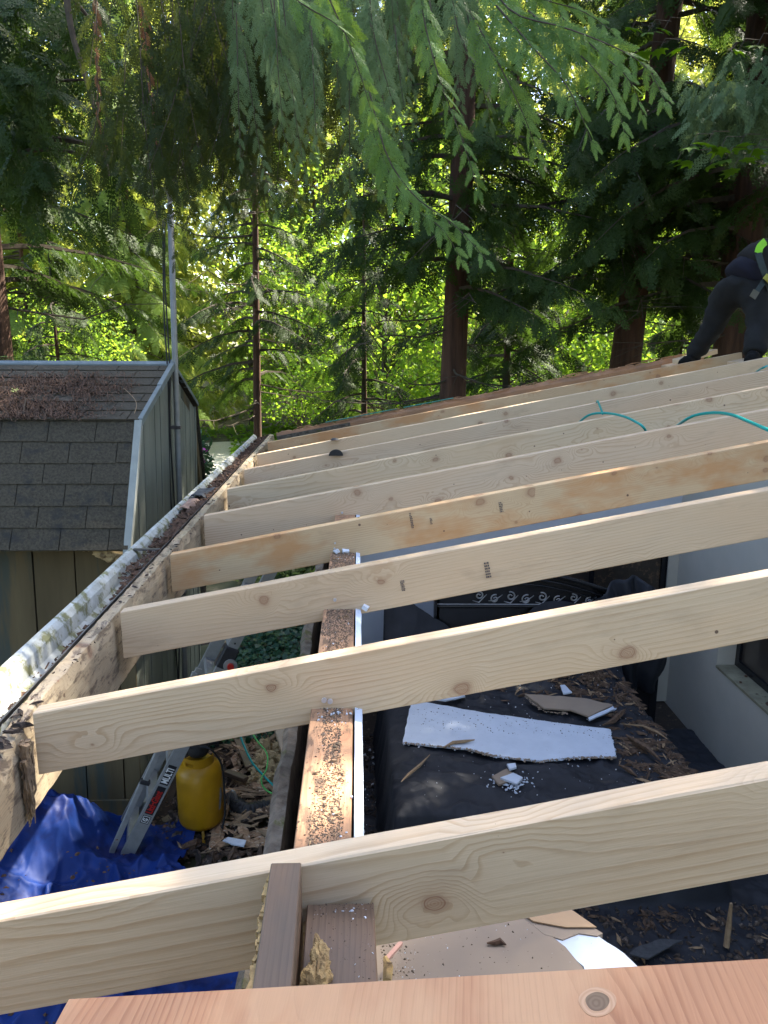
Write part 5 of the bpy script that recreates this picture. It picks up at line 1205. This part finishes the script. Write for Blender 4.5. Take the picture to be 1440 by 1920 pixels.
def broadleaf(name, x, y, H, R_, mat_, label, seed, ncl=150, per=45, leaf=.11, zc=.62, r=.09, cat='tree', group=None, lean=(0, 0), cl=.42):
    rg = np.random.default_rng(seed); z = gz(x, y); root = empty(name, (x, y, z), label, cat, group); L = MB()
    trunk_mb([(0, 0, 0), (lean[0] * .3, 0, H * .3), (lean[0] * .7, lean[1] * .7, H * .6), (lean[0], lean[1], H * .9)], r, r * .2, seed).build('trunk', M['twig'], root, smooth=True)
    cs = []
    for k in range(ncl):
        a = rg.uniform(0, 6.283); rr = R_ * rg.uniform(.25, 1.) ** .6; zz = H * (zc + (1 - zc) * rg.uniform(-1.15, 1.))
        f = math.sqrt(max(.05, 1 - ((zz / H - zc) / (1.2 * (1 - zc))) ** 2)); c = np.array([lean[0] * zz / H + math.cos(a) * rr * f, lean[1] * zz / H + math.sin(a) * rr * f, zz]); cs.append(c)
        if k % 3 == 0:
            b = Vector((lean[0] * .5 * zz / H, lean[1] * .5 * zz / H, zz * .62)); e = Vector(c); L.tube([b, b.lerp(e, .5) + Vector((0, 0, .12)), e], [.02, .012, .004], 4, cap=False)
    cs = np.repeat(np.array(cs), per, 0); P = cs + rg.normal(0, cl, cs.shape) * np.array([1, 1, .5])
    quads('crown', leafquads(P, leaf, rg), mat_, root); L.build('limbs', M['twig'], root)
    return root
# ---- big cedars just beyond the roof
def cz_(x, y): return (x, y)
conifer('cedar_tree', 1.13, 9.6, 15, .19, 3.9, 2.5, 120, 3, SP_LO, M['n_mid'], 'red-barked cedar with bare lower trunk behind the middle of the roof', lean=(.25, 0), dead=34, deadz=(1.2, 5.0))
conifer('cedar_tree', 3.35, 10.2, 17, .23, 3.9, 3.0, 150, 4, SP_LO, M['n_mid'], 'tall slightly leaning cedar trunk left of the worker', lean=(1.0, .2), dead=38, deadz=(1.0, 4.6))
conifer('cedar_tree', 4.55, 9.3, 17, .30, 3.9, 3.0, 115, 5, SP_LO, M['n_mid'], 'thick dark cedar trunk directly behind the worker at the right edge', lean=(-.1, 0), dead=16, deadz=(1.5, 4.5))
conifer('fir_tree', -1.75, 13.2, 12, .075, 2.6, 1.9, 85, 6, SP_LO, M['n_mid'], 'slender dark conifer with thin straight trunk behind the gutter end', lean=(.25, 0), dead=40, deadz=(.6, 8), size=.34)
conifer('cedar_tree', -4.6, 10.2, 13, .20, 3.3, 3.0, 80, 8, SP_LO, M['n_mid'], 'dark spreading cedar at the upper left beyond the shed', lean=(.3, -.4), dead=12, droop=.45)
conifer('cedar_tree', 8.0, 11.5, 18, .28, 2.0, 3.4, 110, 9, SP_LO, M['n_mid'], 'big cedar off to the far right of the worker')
conifer('cedar_tree', 5.6, 3.9, 22, .30, 5.0, 3.3, 230, 10, SP_LO, M['n_mid'], 'unseen cedar added beyond the right edge to block the sun')  # added out of view to keep direct sun off the near roof
oA = conifer('cedar_tree', 6.4, 7.7, 22, .32, 4.2, 3.2, 210, 31, SP_LO, M['n_mid'], 'tall unseen cedar added right of the house to block the sun', group='unseen cedars added round the house for shade', size=.5, sp_=.16)  # added out of view; its crown blocks sun over roof, bed and tarp
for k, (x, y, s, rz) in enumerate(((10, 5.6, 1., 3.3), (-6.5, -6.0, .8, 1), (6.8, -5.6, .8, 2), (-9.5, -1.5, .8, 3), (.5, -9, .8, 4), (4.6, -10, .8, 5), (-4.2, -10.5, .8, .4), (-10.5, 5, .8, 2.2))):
    copytree(oA, (x, y, 0), rz, s, 'tall unseen cedar added right of the house to block the sun')  # unseen copies added to cut sun and low sky light
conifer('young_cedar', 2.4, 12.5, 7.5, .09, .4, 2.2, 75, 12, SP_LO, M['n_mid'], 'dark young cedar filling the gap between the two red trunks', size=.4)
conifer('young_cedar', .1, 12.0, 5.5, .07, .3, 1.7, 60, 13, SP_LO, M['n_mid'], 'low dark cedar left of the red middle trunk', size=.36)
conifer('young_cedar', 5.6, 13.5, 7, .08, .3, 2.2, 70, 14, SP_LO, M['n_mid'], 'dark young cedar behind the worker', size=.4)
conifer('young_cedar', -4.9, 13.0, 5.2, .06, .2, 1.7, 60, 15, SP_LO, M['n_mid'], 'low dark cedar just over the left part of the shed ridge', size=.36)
# ---- sunlit trees farther back
pA = conifer('conifer', -5.7, 20.5, 13, .08, .8, 2.5, 150, 21, SP_XL, M['n_far'], 'sunlit conifer behind the shed ridge, left of the pole', size=.62, sp_=.15, group='sunlit trees in the woods behind')
pB = broadleaf('maple_tree', .6, 17.5, 7.5, 2.3, M['maple'], 'bright green maple seen left of the red middle trunk', 22, leaf=.12, group='sunlit trees in the woods behind')
pC = broadleaf('broadleaf_tree', -3.4, 25, 13, 3.2, M['yleaf'], 'yellow-green sunny tree right above the shed ridge', 23, ncl=190, per=40, leaf=.17, group='sunlit trees in the woods behind', cl=.55)
tl = ['left', 'right']
for k, (x, y, s, rz, lb) in enumerate(((-8.2, 20, 1., 1, 'pale sunlit conifer nearest the left edge of the picture'), (-6.4, 26, 1.25, 2, 'tall hazy conifer above the left part of the shed'), (-1.2, 23, 1.1, 3, 'sunlit conifer behind the slender dark trunk'), (2.2, 27, 1.3, 4, 'pale conifer seen high between the slender trunk and the red trunk'), (7.2, 22, 1.2, 5, 'sunlit conifer deep behind the leaning trunk'), (11, 24, 1.2, 2.5, 'far sunlit conifer behind the worker'), (-11.5, 24, 1.3, 2.2, 'far conifer at the outermost left'))):
    copytree(pA, (x, y, gz(x, y)), rz, s, lb)
for k, (x, y, s, rz, lb) in enumerate(((3.0, 16.0, .85, 1, 'bright green maple between the middle and leaning trunks'), (5.2, 18.0, 1., 2.2, 'bright maple low behind the leaning trunk'), (7.4, 16.5, .9, 3, 'bright maple low beside the legs of the worker'), (-1.5, 20.0, .8, 4, 'low bright maple above the far end of the gutter'), (-6.0, 16.8, .55, 5, 'small green maple above the shed roof at left'))):
    copytree(pB, (x, y, gz(x, y)), rz, s, lb)
for k, (x, y, s, rz, lb) in enumerate(((-8.5, 29, 1.1, 1, 'yellow-green sunny tree behind the left edge'), (.6, 29, 1.15, 2, 'yellow-green sunny tree behind the pole and slender trunk'), (4.8, 30, 1.2, 3, 'yellow-green tree glowing behind the red middle trunk'), (10, 29, 1.2, 4, 'yellow-green tree glimpsed at the right edge'), (-13, 31, 1.2, 4, 'yellow-green tree farthest left'))):
    copytree(pC, (x, y, gz(x, y)), rz, s, lb)
# far wooded hillside
rg = np.random.default_rng(77); n = 150000
P = np.stack([rg.uniform(-34, 36, n), rg.uniform(36, 52, n), rg.uniform(0, 1, n) ** .85 * 32], 1)
keep = np.array([fbm(p[0] * .16, p[1] * .16, p[2] * .16, 3) + .42 - .011 * p[2] > rg.uniform(-.25, .25) for p in P])
P = P[keep]
o = quads('woodland', leafquads(P, .42, rg), M['yleaf']); tag(o, kind='stuff')

# ---- the overhanging cedar whose boughs fill the top of the picture
root = empty('cedar_tree', (-2.9, -1.2, 0), 'overhanging cedar whose drooping fern-like boughs hang from the top edge', 'tree')
root_inv = Matrix.Translation((2.9, 1.2, 0))
trunk_mb([(0, 0, -.1), (.02, 0, 3), (0, .05, 7), (.05, .1, 13)], .34, .08, 90).build('trunk', M['bark'], root, smooth=True)
Fr = {'n_near': [], 'n_olive': [], 'n_blue': [], 'dead': []}
TW = MB()
rgf = np.random.default_rng(5)
def frond(pts, key, size, step, tm, taper=.35, face=None, spread=.8, hang=.3):
    P = spline(pts, 10); ln = sum((P[i + 1] - P[i]).length for i in range(len(P) - 1)); TW.tube([p - Vector((-2.9, -1.2, 0)) for p in P[::3] + [P[-1]]], [.0032 * (1 - .8 * i / (len(P[::3]))) for i in range(len(P[::3]) + 1)], 4, cap=False)
    n = max(4, int(ln / step)); cum = 0; k = 0; acc = 0
    face = Vector(face if face else (rgf.uniform(-.5, .5), -1, rgf.uniform(0, .6))).normalized()
    for i in range(len(P) - 1):
        seg = (P[i + 1] - P[i]); L = seg.length; t = seg.normalized(); side = t.cross(face).normalized()
        while acc < L:
            s = (cum + acc) / ln; p = P[i] + t * acc; sg = 1 if k % 2 else -1; k += 1
            d = t * 1. + side * sg * spread * rgf.uniform(.8, 1.15) + Vector((0, 0, -hang * rgf.uniform(.3, 1.4)))
            sz = size * (min(1, s * 6 + .5)) * (1 - (1 - taper) * s) * rgf.uniform(.85, 1.1)
            Fr[key].append((p, d, face + Vector(rgf.normal(0, .38, 3)), sz, tm)); acc += step
        acc -= L; cum += L
    Fr[key].append((P[-1], P[-1] - P[-2], face, size * taper, tm))
def px(p): return at(*p)
big = [((900, -60, 2.9), (960, 22, 2.8), (1060, 52, 2.7), (1160, 92, 2.6), (1215, 130, 2.55), (1247, 190, 2.5)),
       ((990, 20, 2.8), (1060, 80, 2.7), (1110, 125, 2.65), (1150, 180, 2.6), (1172, 250, 2.6)),
       ((930, 10, 2.8), (1000, 90, 2.7), (1055, 150, 2.65), (1085, 205, 2.6), (1110, 268, 2.6)),
       ((880, 20, 2.8), (930, 110, 2.75), (970, 190, 2.7), (995, 250, 2.7), (1012, 302, 2.7)),
       ((780, -60, 2.7), (800, 60, 2.65), (828, 160, 2.6), (862, 250, 2.55), (897, 355, 2.5)),
       ((690, 160, 2.8), (725, 290, 2.7), (780, 370, 2.65), (850, 420, 2.6), (912, 487, 2.55)),
       ((700, 250, 2.8), (740, 345, 2.7), (790, 400, 2.65), (830, 430, 2.6), (866, 487, 2.6)),
       ((600, -40, 2.6), (645, 60, 2.55), (672, 130, 2.5), (697, 210, 2.5)),
       ((500, -40, 2.5), (570, 10, 2.5), (630, 45, 2.5), (665, 85, 2.5)),
       ((840, -60, 2.9), (860, 60, 2.85), (900, 150, 2.8), (920, 230, 2.8)),
       ((1050, 30, 2.9), (1120, 95, 2.85), (1180, 150, 2.8), (1205, 215, 2.8)),
       ((690, -60, 2.9), (700, 60, 2.85), (730, 170, 2.8), (760, 280, 2.8)),
       ((930, -80, 3.1), (1000, -10, 3.0), (1090, 20, 3.0), (1150, 60, 3.0))]
for k, b in enumerate(big):
    frond([px(p) for p in b], 'n_near' if k not in (9, 11) else 'n_blue', (.13 if k in (4, 5, 6) else .155) if k < 7 else .13, .029, SP_HI, face=(.1 * (k % 3 - 1), -1, .5), hang=.45)
random.seed(12)
for k in range(44):                     # blue-green hanging fronds, top centre
    x = random.uniform(430, 900); y = random.uniform(-140, 60); Y = random.uniform(2.9, 3.9); L = random.uniform(150, 400) * (1 if x < 760 else .5); dx = random.uniform(-.05, .3) * L
    frond([at(x, y, Y), at(x + dx * .3, y + L * .35, Y - .05), at(x + dx * .6, y + L * .7, Y - .08), at(x + dx, y + L, Y - .1)], 'n_blue', .115, .034, SP_MD, hang=.8, spread=.7)
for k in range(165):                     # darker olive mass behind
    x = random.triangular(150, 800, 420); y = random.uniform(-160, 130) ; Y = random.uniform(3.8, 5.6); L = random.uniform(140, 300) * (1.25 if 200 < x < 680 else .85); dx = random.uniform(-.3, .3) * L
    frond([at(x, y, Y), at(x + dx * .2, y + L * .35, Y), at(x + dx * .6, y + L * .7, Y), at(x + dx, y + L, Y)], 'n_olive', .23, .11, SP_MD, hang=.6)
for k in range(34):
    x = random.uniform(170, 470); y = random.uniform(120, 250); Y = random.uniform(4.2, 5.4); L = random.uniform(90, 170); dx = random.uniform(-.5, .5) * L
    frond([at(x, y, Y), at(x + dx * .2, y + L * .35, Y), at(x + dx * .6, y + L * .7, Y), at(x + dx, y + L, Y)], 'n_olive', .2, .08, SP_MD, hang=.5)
for b in (((262, -20, 4.2), (275, 90, 4.2), (283, 170, 4.2), (292, 258, 4.2)), ((180, -20, 4.6), (182, 150, 4.6), (184, 220, 4.6), (198, 270, 4.6))):
    frond([px(p) for p in b], 'dead', .09, .045, SP_MD, hang=.8, spread=.35)
for key, mname in (('n_near', 'n_near'), ('n_olive', 'n_olive'), ('n_blue', 'n_blue'), ('dead', None)):
    L = Fr[key]; vv = []
    for tmn in (SP_HI, SP_MD):
        S_ = [q for q in L if q[4] is tmn]
        if S_: vv.append(place(tmn, np.array([q[0] for q in S_]), np.array([q[1] for q in S_]), np.array([q[2] for q in S_]), np.array([q[3] for q in S_]), rgf))
    v = np.concatenate(vv) - np.array([-2.9, -1.2, 0])
    mm = M[mname] if mname else rough_mat('dead_frond', (.20, .07, .03), (.30, .12, .05), 30, .8, .2)
    quads({'n_near': 'bright_foliage', 'n_olive': 'dark_foliage', 'n_blue': 'grey_green_foliage', 'dead': 'dead_foliage'}[key], v, mm, root)
# limbs carrying the fronds
for pts, r in (([(-2.85, -1.1, 5.6), (-2.0, .8, 5.9), (-1.1, 2.6, 5.6), (-.4, 3.6, 5.2), (.4, 3.6, 4.75)], .05), ([(-2.85, -1.1, 5.2), (-1.6, .6, 5.4), (-.5, 2.0, 5.0), (.3, 2.8, 4.6), (.75, 2.8, 4.38)], .045), ([(-2.85, -1.1, 6.2), (-2.6, 1.5, 6.4), (-2.0, 4.2, 5.6), (-1.5, 4.9, 5.0)], .05)):
    P = spline([Vector(p) - Vector((-2.9, -1.2, 0)) for p in pts], 8); TW.tube(P, [r * (1 - .85 * i / len(P)) for i in range(len(P))], 7, cap=False)
TW.build('limbs', M['twig'], root)
# dark bare limbs at upper left belong to the spreading cedar: long arching boughs
g = MB()
bo = Vector((-4.6, 10.2, gz(-4.6, 10.2)))
for pts, r in (([(0, 300, 7.5), (60, 262, 7), (120, 262, 6.8), (172, 272, 6.6), (200, 275, 6.6)], .03), ([(-30, 320, 7.5), (30, 290, 7), (90, 280, 6.8), (160, 290, 6.6)], .03), ([(120, -40, 6.), (135, 60, 6), (165, 160, 6), (190, 260, 6), (205, 330, 6)], .028), ([(-20, 195, 7), (60, 160, 6.8), (140, 150, 6.6), (230, 150, 6.6)], .018)):
    P = spline([px(p) - bo for p in pts], 8); g.tube(P, [r * (1 - .7 * i / len(P)) for i in range(len(P))], 6, cap=False)
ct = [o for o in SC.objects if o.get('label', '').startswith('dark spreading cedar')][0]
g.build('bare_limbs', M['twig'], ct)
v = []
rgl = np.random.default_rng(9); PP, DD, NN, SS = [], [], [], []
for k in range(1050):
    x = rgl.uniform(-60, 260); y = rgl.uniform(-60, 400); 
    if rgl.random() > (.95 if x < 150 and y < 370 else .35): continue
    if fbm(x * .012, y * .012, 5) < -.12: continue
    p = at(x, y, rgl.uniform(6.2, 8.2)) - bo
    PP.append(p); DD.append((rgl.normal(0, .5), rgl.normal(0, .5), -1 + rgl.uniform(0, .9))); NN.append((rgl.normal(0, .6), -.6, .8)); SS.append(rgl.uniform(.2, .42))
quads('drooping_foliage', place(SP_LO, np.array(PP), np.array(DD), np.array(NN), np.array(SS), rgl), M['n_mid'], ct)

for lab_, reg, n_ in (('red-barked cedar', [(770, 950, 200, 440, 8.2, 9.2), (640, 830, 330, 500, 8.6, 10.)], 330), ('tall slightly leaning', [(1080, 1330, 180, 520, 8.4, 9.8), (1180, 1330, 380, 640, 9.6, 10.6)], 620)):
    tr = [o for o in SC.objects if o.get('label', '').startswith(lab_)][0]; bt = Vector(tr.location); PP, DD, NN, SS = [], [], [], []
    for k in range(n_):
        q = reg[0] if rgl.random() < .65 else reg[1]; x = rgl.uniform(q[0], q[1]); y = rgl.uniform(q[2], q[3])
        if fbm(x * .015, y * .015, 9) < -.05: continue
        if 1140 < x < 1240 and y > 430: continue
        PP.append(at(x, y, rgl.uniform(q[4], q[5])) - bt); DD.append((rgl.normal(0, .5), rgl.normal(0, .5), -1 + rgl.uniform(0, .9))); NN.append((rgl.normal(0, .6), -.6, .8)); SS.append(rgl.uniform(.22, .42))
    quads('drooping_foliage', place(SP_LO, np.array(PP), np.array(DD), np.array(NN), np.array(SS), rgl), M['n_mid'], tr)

# ---- broad maple leaves at the right
def leafy(name, spots, m, label, cat='plant', base=None, thick=.001):
    root = empty(name, base or (0, 0, 0), label, cat); b = Vector(base or (0, 0, 0)); g = MB(); st = MB()
    rnd = random.Random(len(spots))
    for (x, y, Y, s) in spots:
        p = at(x, y, Y) - b; Mx = Matrix.Translation(p) @ Matrix.Rotation(rnd.uniform(-.35, .35), 4, 'X') @ Matrix.Rotation(rnd.uniform(-.4, .4), 4, 'Y') @ Matrix.Rotation(rnd.uniform(0, 6.28), 4, 'Z')
        pts = maple_outline(s); k = len(g.v)
        g.prism(pts, 0, thick); g.v[k:] = [tuple(Mx @ Vector((q[0], q[1], q[2] - 2.2 / s * .1 * (q[0] ** 2 + q[1] ** 2)))) for q in g.v[k:]]
        st.tube([p, p + Vector((.06, .04, .10)), p + Vector((.22, .12, .12))], .003, 4, cap=False)
    g.build('leaves', m, root); return root, st
r_, st = leafy('vine_maple', [(1185, 52, 6.5, .10), (1215, 60, 6.5, .11), (1245, 55, 6.6, .09), (1205, 100, 6.5, .10), (1235, 95, 6.5, .08), (1272, 92, 6.6, .10), (1295, 275, 6.2, .10), (1325, 270, 6.2, .12), (1350, 280, 6.2, .10), (1385, 275, 6.3, .11), (1290, 305, 6.2, .09), (1330, 312, 6.2, .08), (1360, 300, 6.2, .10), (1372, 322, 6.2, .09), (1415, 285, 6.3, .10), (1430, 308, 6.3, .09), (1270, 300, 6.2, .07), (1385, 95, 6.6, .10), (1420, 85, 6.6, .10), (1402, 300, 6.2, .08)], M['maple'], 'vine maple with wide flat lobed leaves at the upper right', 'tree', (5.2, 7.0, 0))
for pts in (([(0, 0, 0), (-.1, 0, 2.5), (-.3, -.2, 4.0), (-1.0, -.6, 4.75)]), ([(-.2, 0, 3.2), (-.6, -.3, 5.0), (-1.6, -.5, 5.75)])):
    P = spline(pts, 8); st.tube(P, [.022 * (1 - .8 * i / len(P)) for i in range(len(P))], 6, cap=False)
st.build('stems', M['twig'], r_)
# sunlit pale sprays near the right edge
PP, DD, NN, SS = [], [], [], []
ct3 = [o for o in SC.objects if o.get('label', '').startswith('thick dark cedar')][0]; b3 = Vector(ct3.location)
for k in range(420):
    x = rgl.normal(1405, 40); y = rgl.normal(190, 42)
    if k > 260: x = rgl.uniform(1290, 1440); y = rgl.uniform(150, 260)
    PP.append(at(x, y, rgl.uniform(6.6, 7.6)) - b3); DD.append((rgl.normal(0, .4), rgl.normal(0, .4), -.7)); NN.append((rgl.normal(0, .5), -.5, .9)); SS.append(rgl.uniform(.12, .24))
quads('sunlit_foliage', place(SP_MD, np.array(PP), np.array(DD), np.array(NN), np.array(SS), rgl), M['n_blue'], ct3)
# ---- rhododendron with magenta flower, ferns, ivy
rx = at(372, 900, 8.2); base = (rx.x, 8.2, gz(rx.x, 8.2)); root = empty('rhododendron', base, 'dark rhododendron bush with one magenta flower at the shed corner', 'bush')
rg = np.random.default_rng(4); cs = np.array([at(rg.uniform(348, 384), rg.uniform(820, 1000), rg.uniform(8., 8.8)) for _ in range(60)]) - np.array(base)
P = np.repeat(cs, 12, 0) + rg.normal(0, .05, (720, 3)); n = len(P); a = rg.normal(0, 1, (n, 3)); a /= np.linalg.norm(a, axis=1, keepdims=True); bb = np.cross(a, rg.normal(0, 1, (n, 3))); bb /= np.linalg.norm(bb, axis=1, keepdims=True)
quads('leaves', np.stack([P, P + a * .06 + bb * .02, P + a * .13, P + a * .06 - bb * .02], 1).reshape(-1, 3), M['rhodo'], root)
g = MB()
for c in cs[::4]: g.tube([(0, 0, .1), tuple(c * .5 + np.array([0, 0, .1])), tuple(c)], [.02, .012, .004], 4, cap=False)
g.build('stems', M['twig'], root)
fc = np.array(at(368, 852, 7.9)) - np.array(base); P = fc + rg.normal(0, .035, (90, 3)); quads('flower', leafquads(P, .055, rg, 0), M['magenta'], root)
def patch(name, m, xr, yr, n, size, zf, seed, label=None):
    rg = np.random.default_rng(seed); P = np.stack([rg.uniform(*xr, n), rg.uniform(*yr, n), np.zeros(n)], 1)
    if yr[1] > 10: q = P[:, 0] / P[:, 1]; P = P[~((q > -.235) & (q < -.165) & (P[:, 1] < 22))]; n = len(P)
    P[:, 2] = [zf(p[0], p[1]) for p in P] + rg.uniform(.01, .12, n)
    a = rg.normal(0, 1, (n, 3)); a[:, 2] *= .3; a /= np.linalg.norm(a, axis=1, keepdims=True); N = rg.normal(0, .35, (n, 3)) + np.array([0, -.3, 1]); b = np.cross(N, a); b /= np.linalg.norm(b, axis=1, keepdims=True); s = (size * rg.uniform(.5, 1.2, n))[:, None]
    return tag(quads(name, np.stack([P, P + a * s * .4 + b * s * .5, P + a * s, P + a * s * .4 - b * s * .5], 1).reshape(-1, 3), m), kind='stuff')
patch('ivy', M['ivy'], (-1.35, -.18), (5.6, 9.5), 5200, .07, lambda x, y: .03, 1)
patch('undergrowth', M['n_mid'], (-3.5, 9), (9.5, 15), 22000, .12, lambda x, y: terrain(x, y) + .12, 2)
patch('undergrowth', M['maple'], (-7, 12), (12.5, 24), 26000, .14, lambda x, y: terrain(x, y) + .35 * max(0, fbm(x, y)), 3)
PP, DD, NN, SS = [], [], [], []
fb = atz(436, 868, .1)
root = empty('fern', (-2.2, 11.3, terrain(-2.2, 11.3)), 'light green fern beside the gravel beyond the gutter end', 'fern'); fb = Vector(root.location)
for k in range(34):
    a = rgl.uniform(0, 6.28); PP.append((.1 * math.cos(a), .1 * math.sin(a), .05)); DD.append((math.cos(a), math.sin(a), rgl.uniform(.4, 1.3))); NN.append((-math.cos(a) * .6, -math.sin(a) * .6, 1)); SS.append(rgl.uniform(.6, 1.0))
quads('fronds', place([spray(16, 0, .22, 33, 1.)], np.array(PP), np.array(DD), np.array(NN), np.array(SS), rgl), M['maple'], root)
for k, (x, y, s) in enumerate(((-2.75, 10.6, .9), (-1.55, 12.1, 1.), )):
    copytree(root, (x, y, terrain(x, y)), k * 2., s, ('light fern close to the shed corner', 'fern growing under the slender dark conifer')[k])
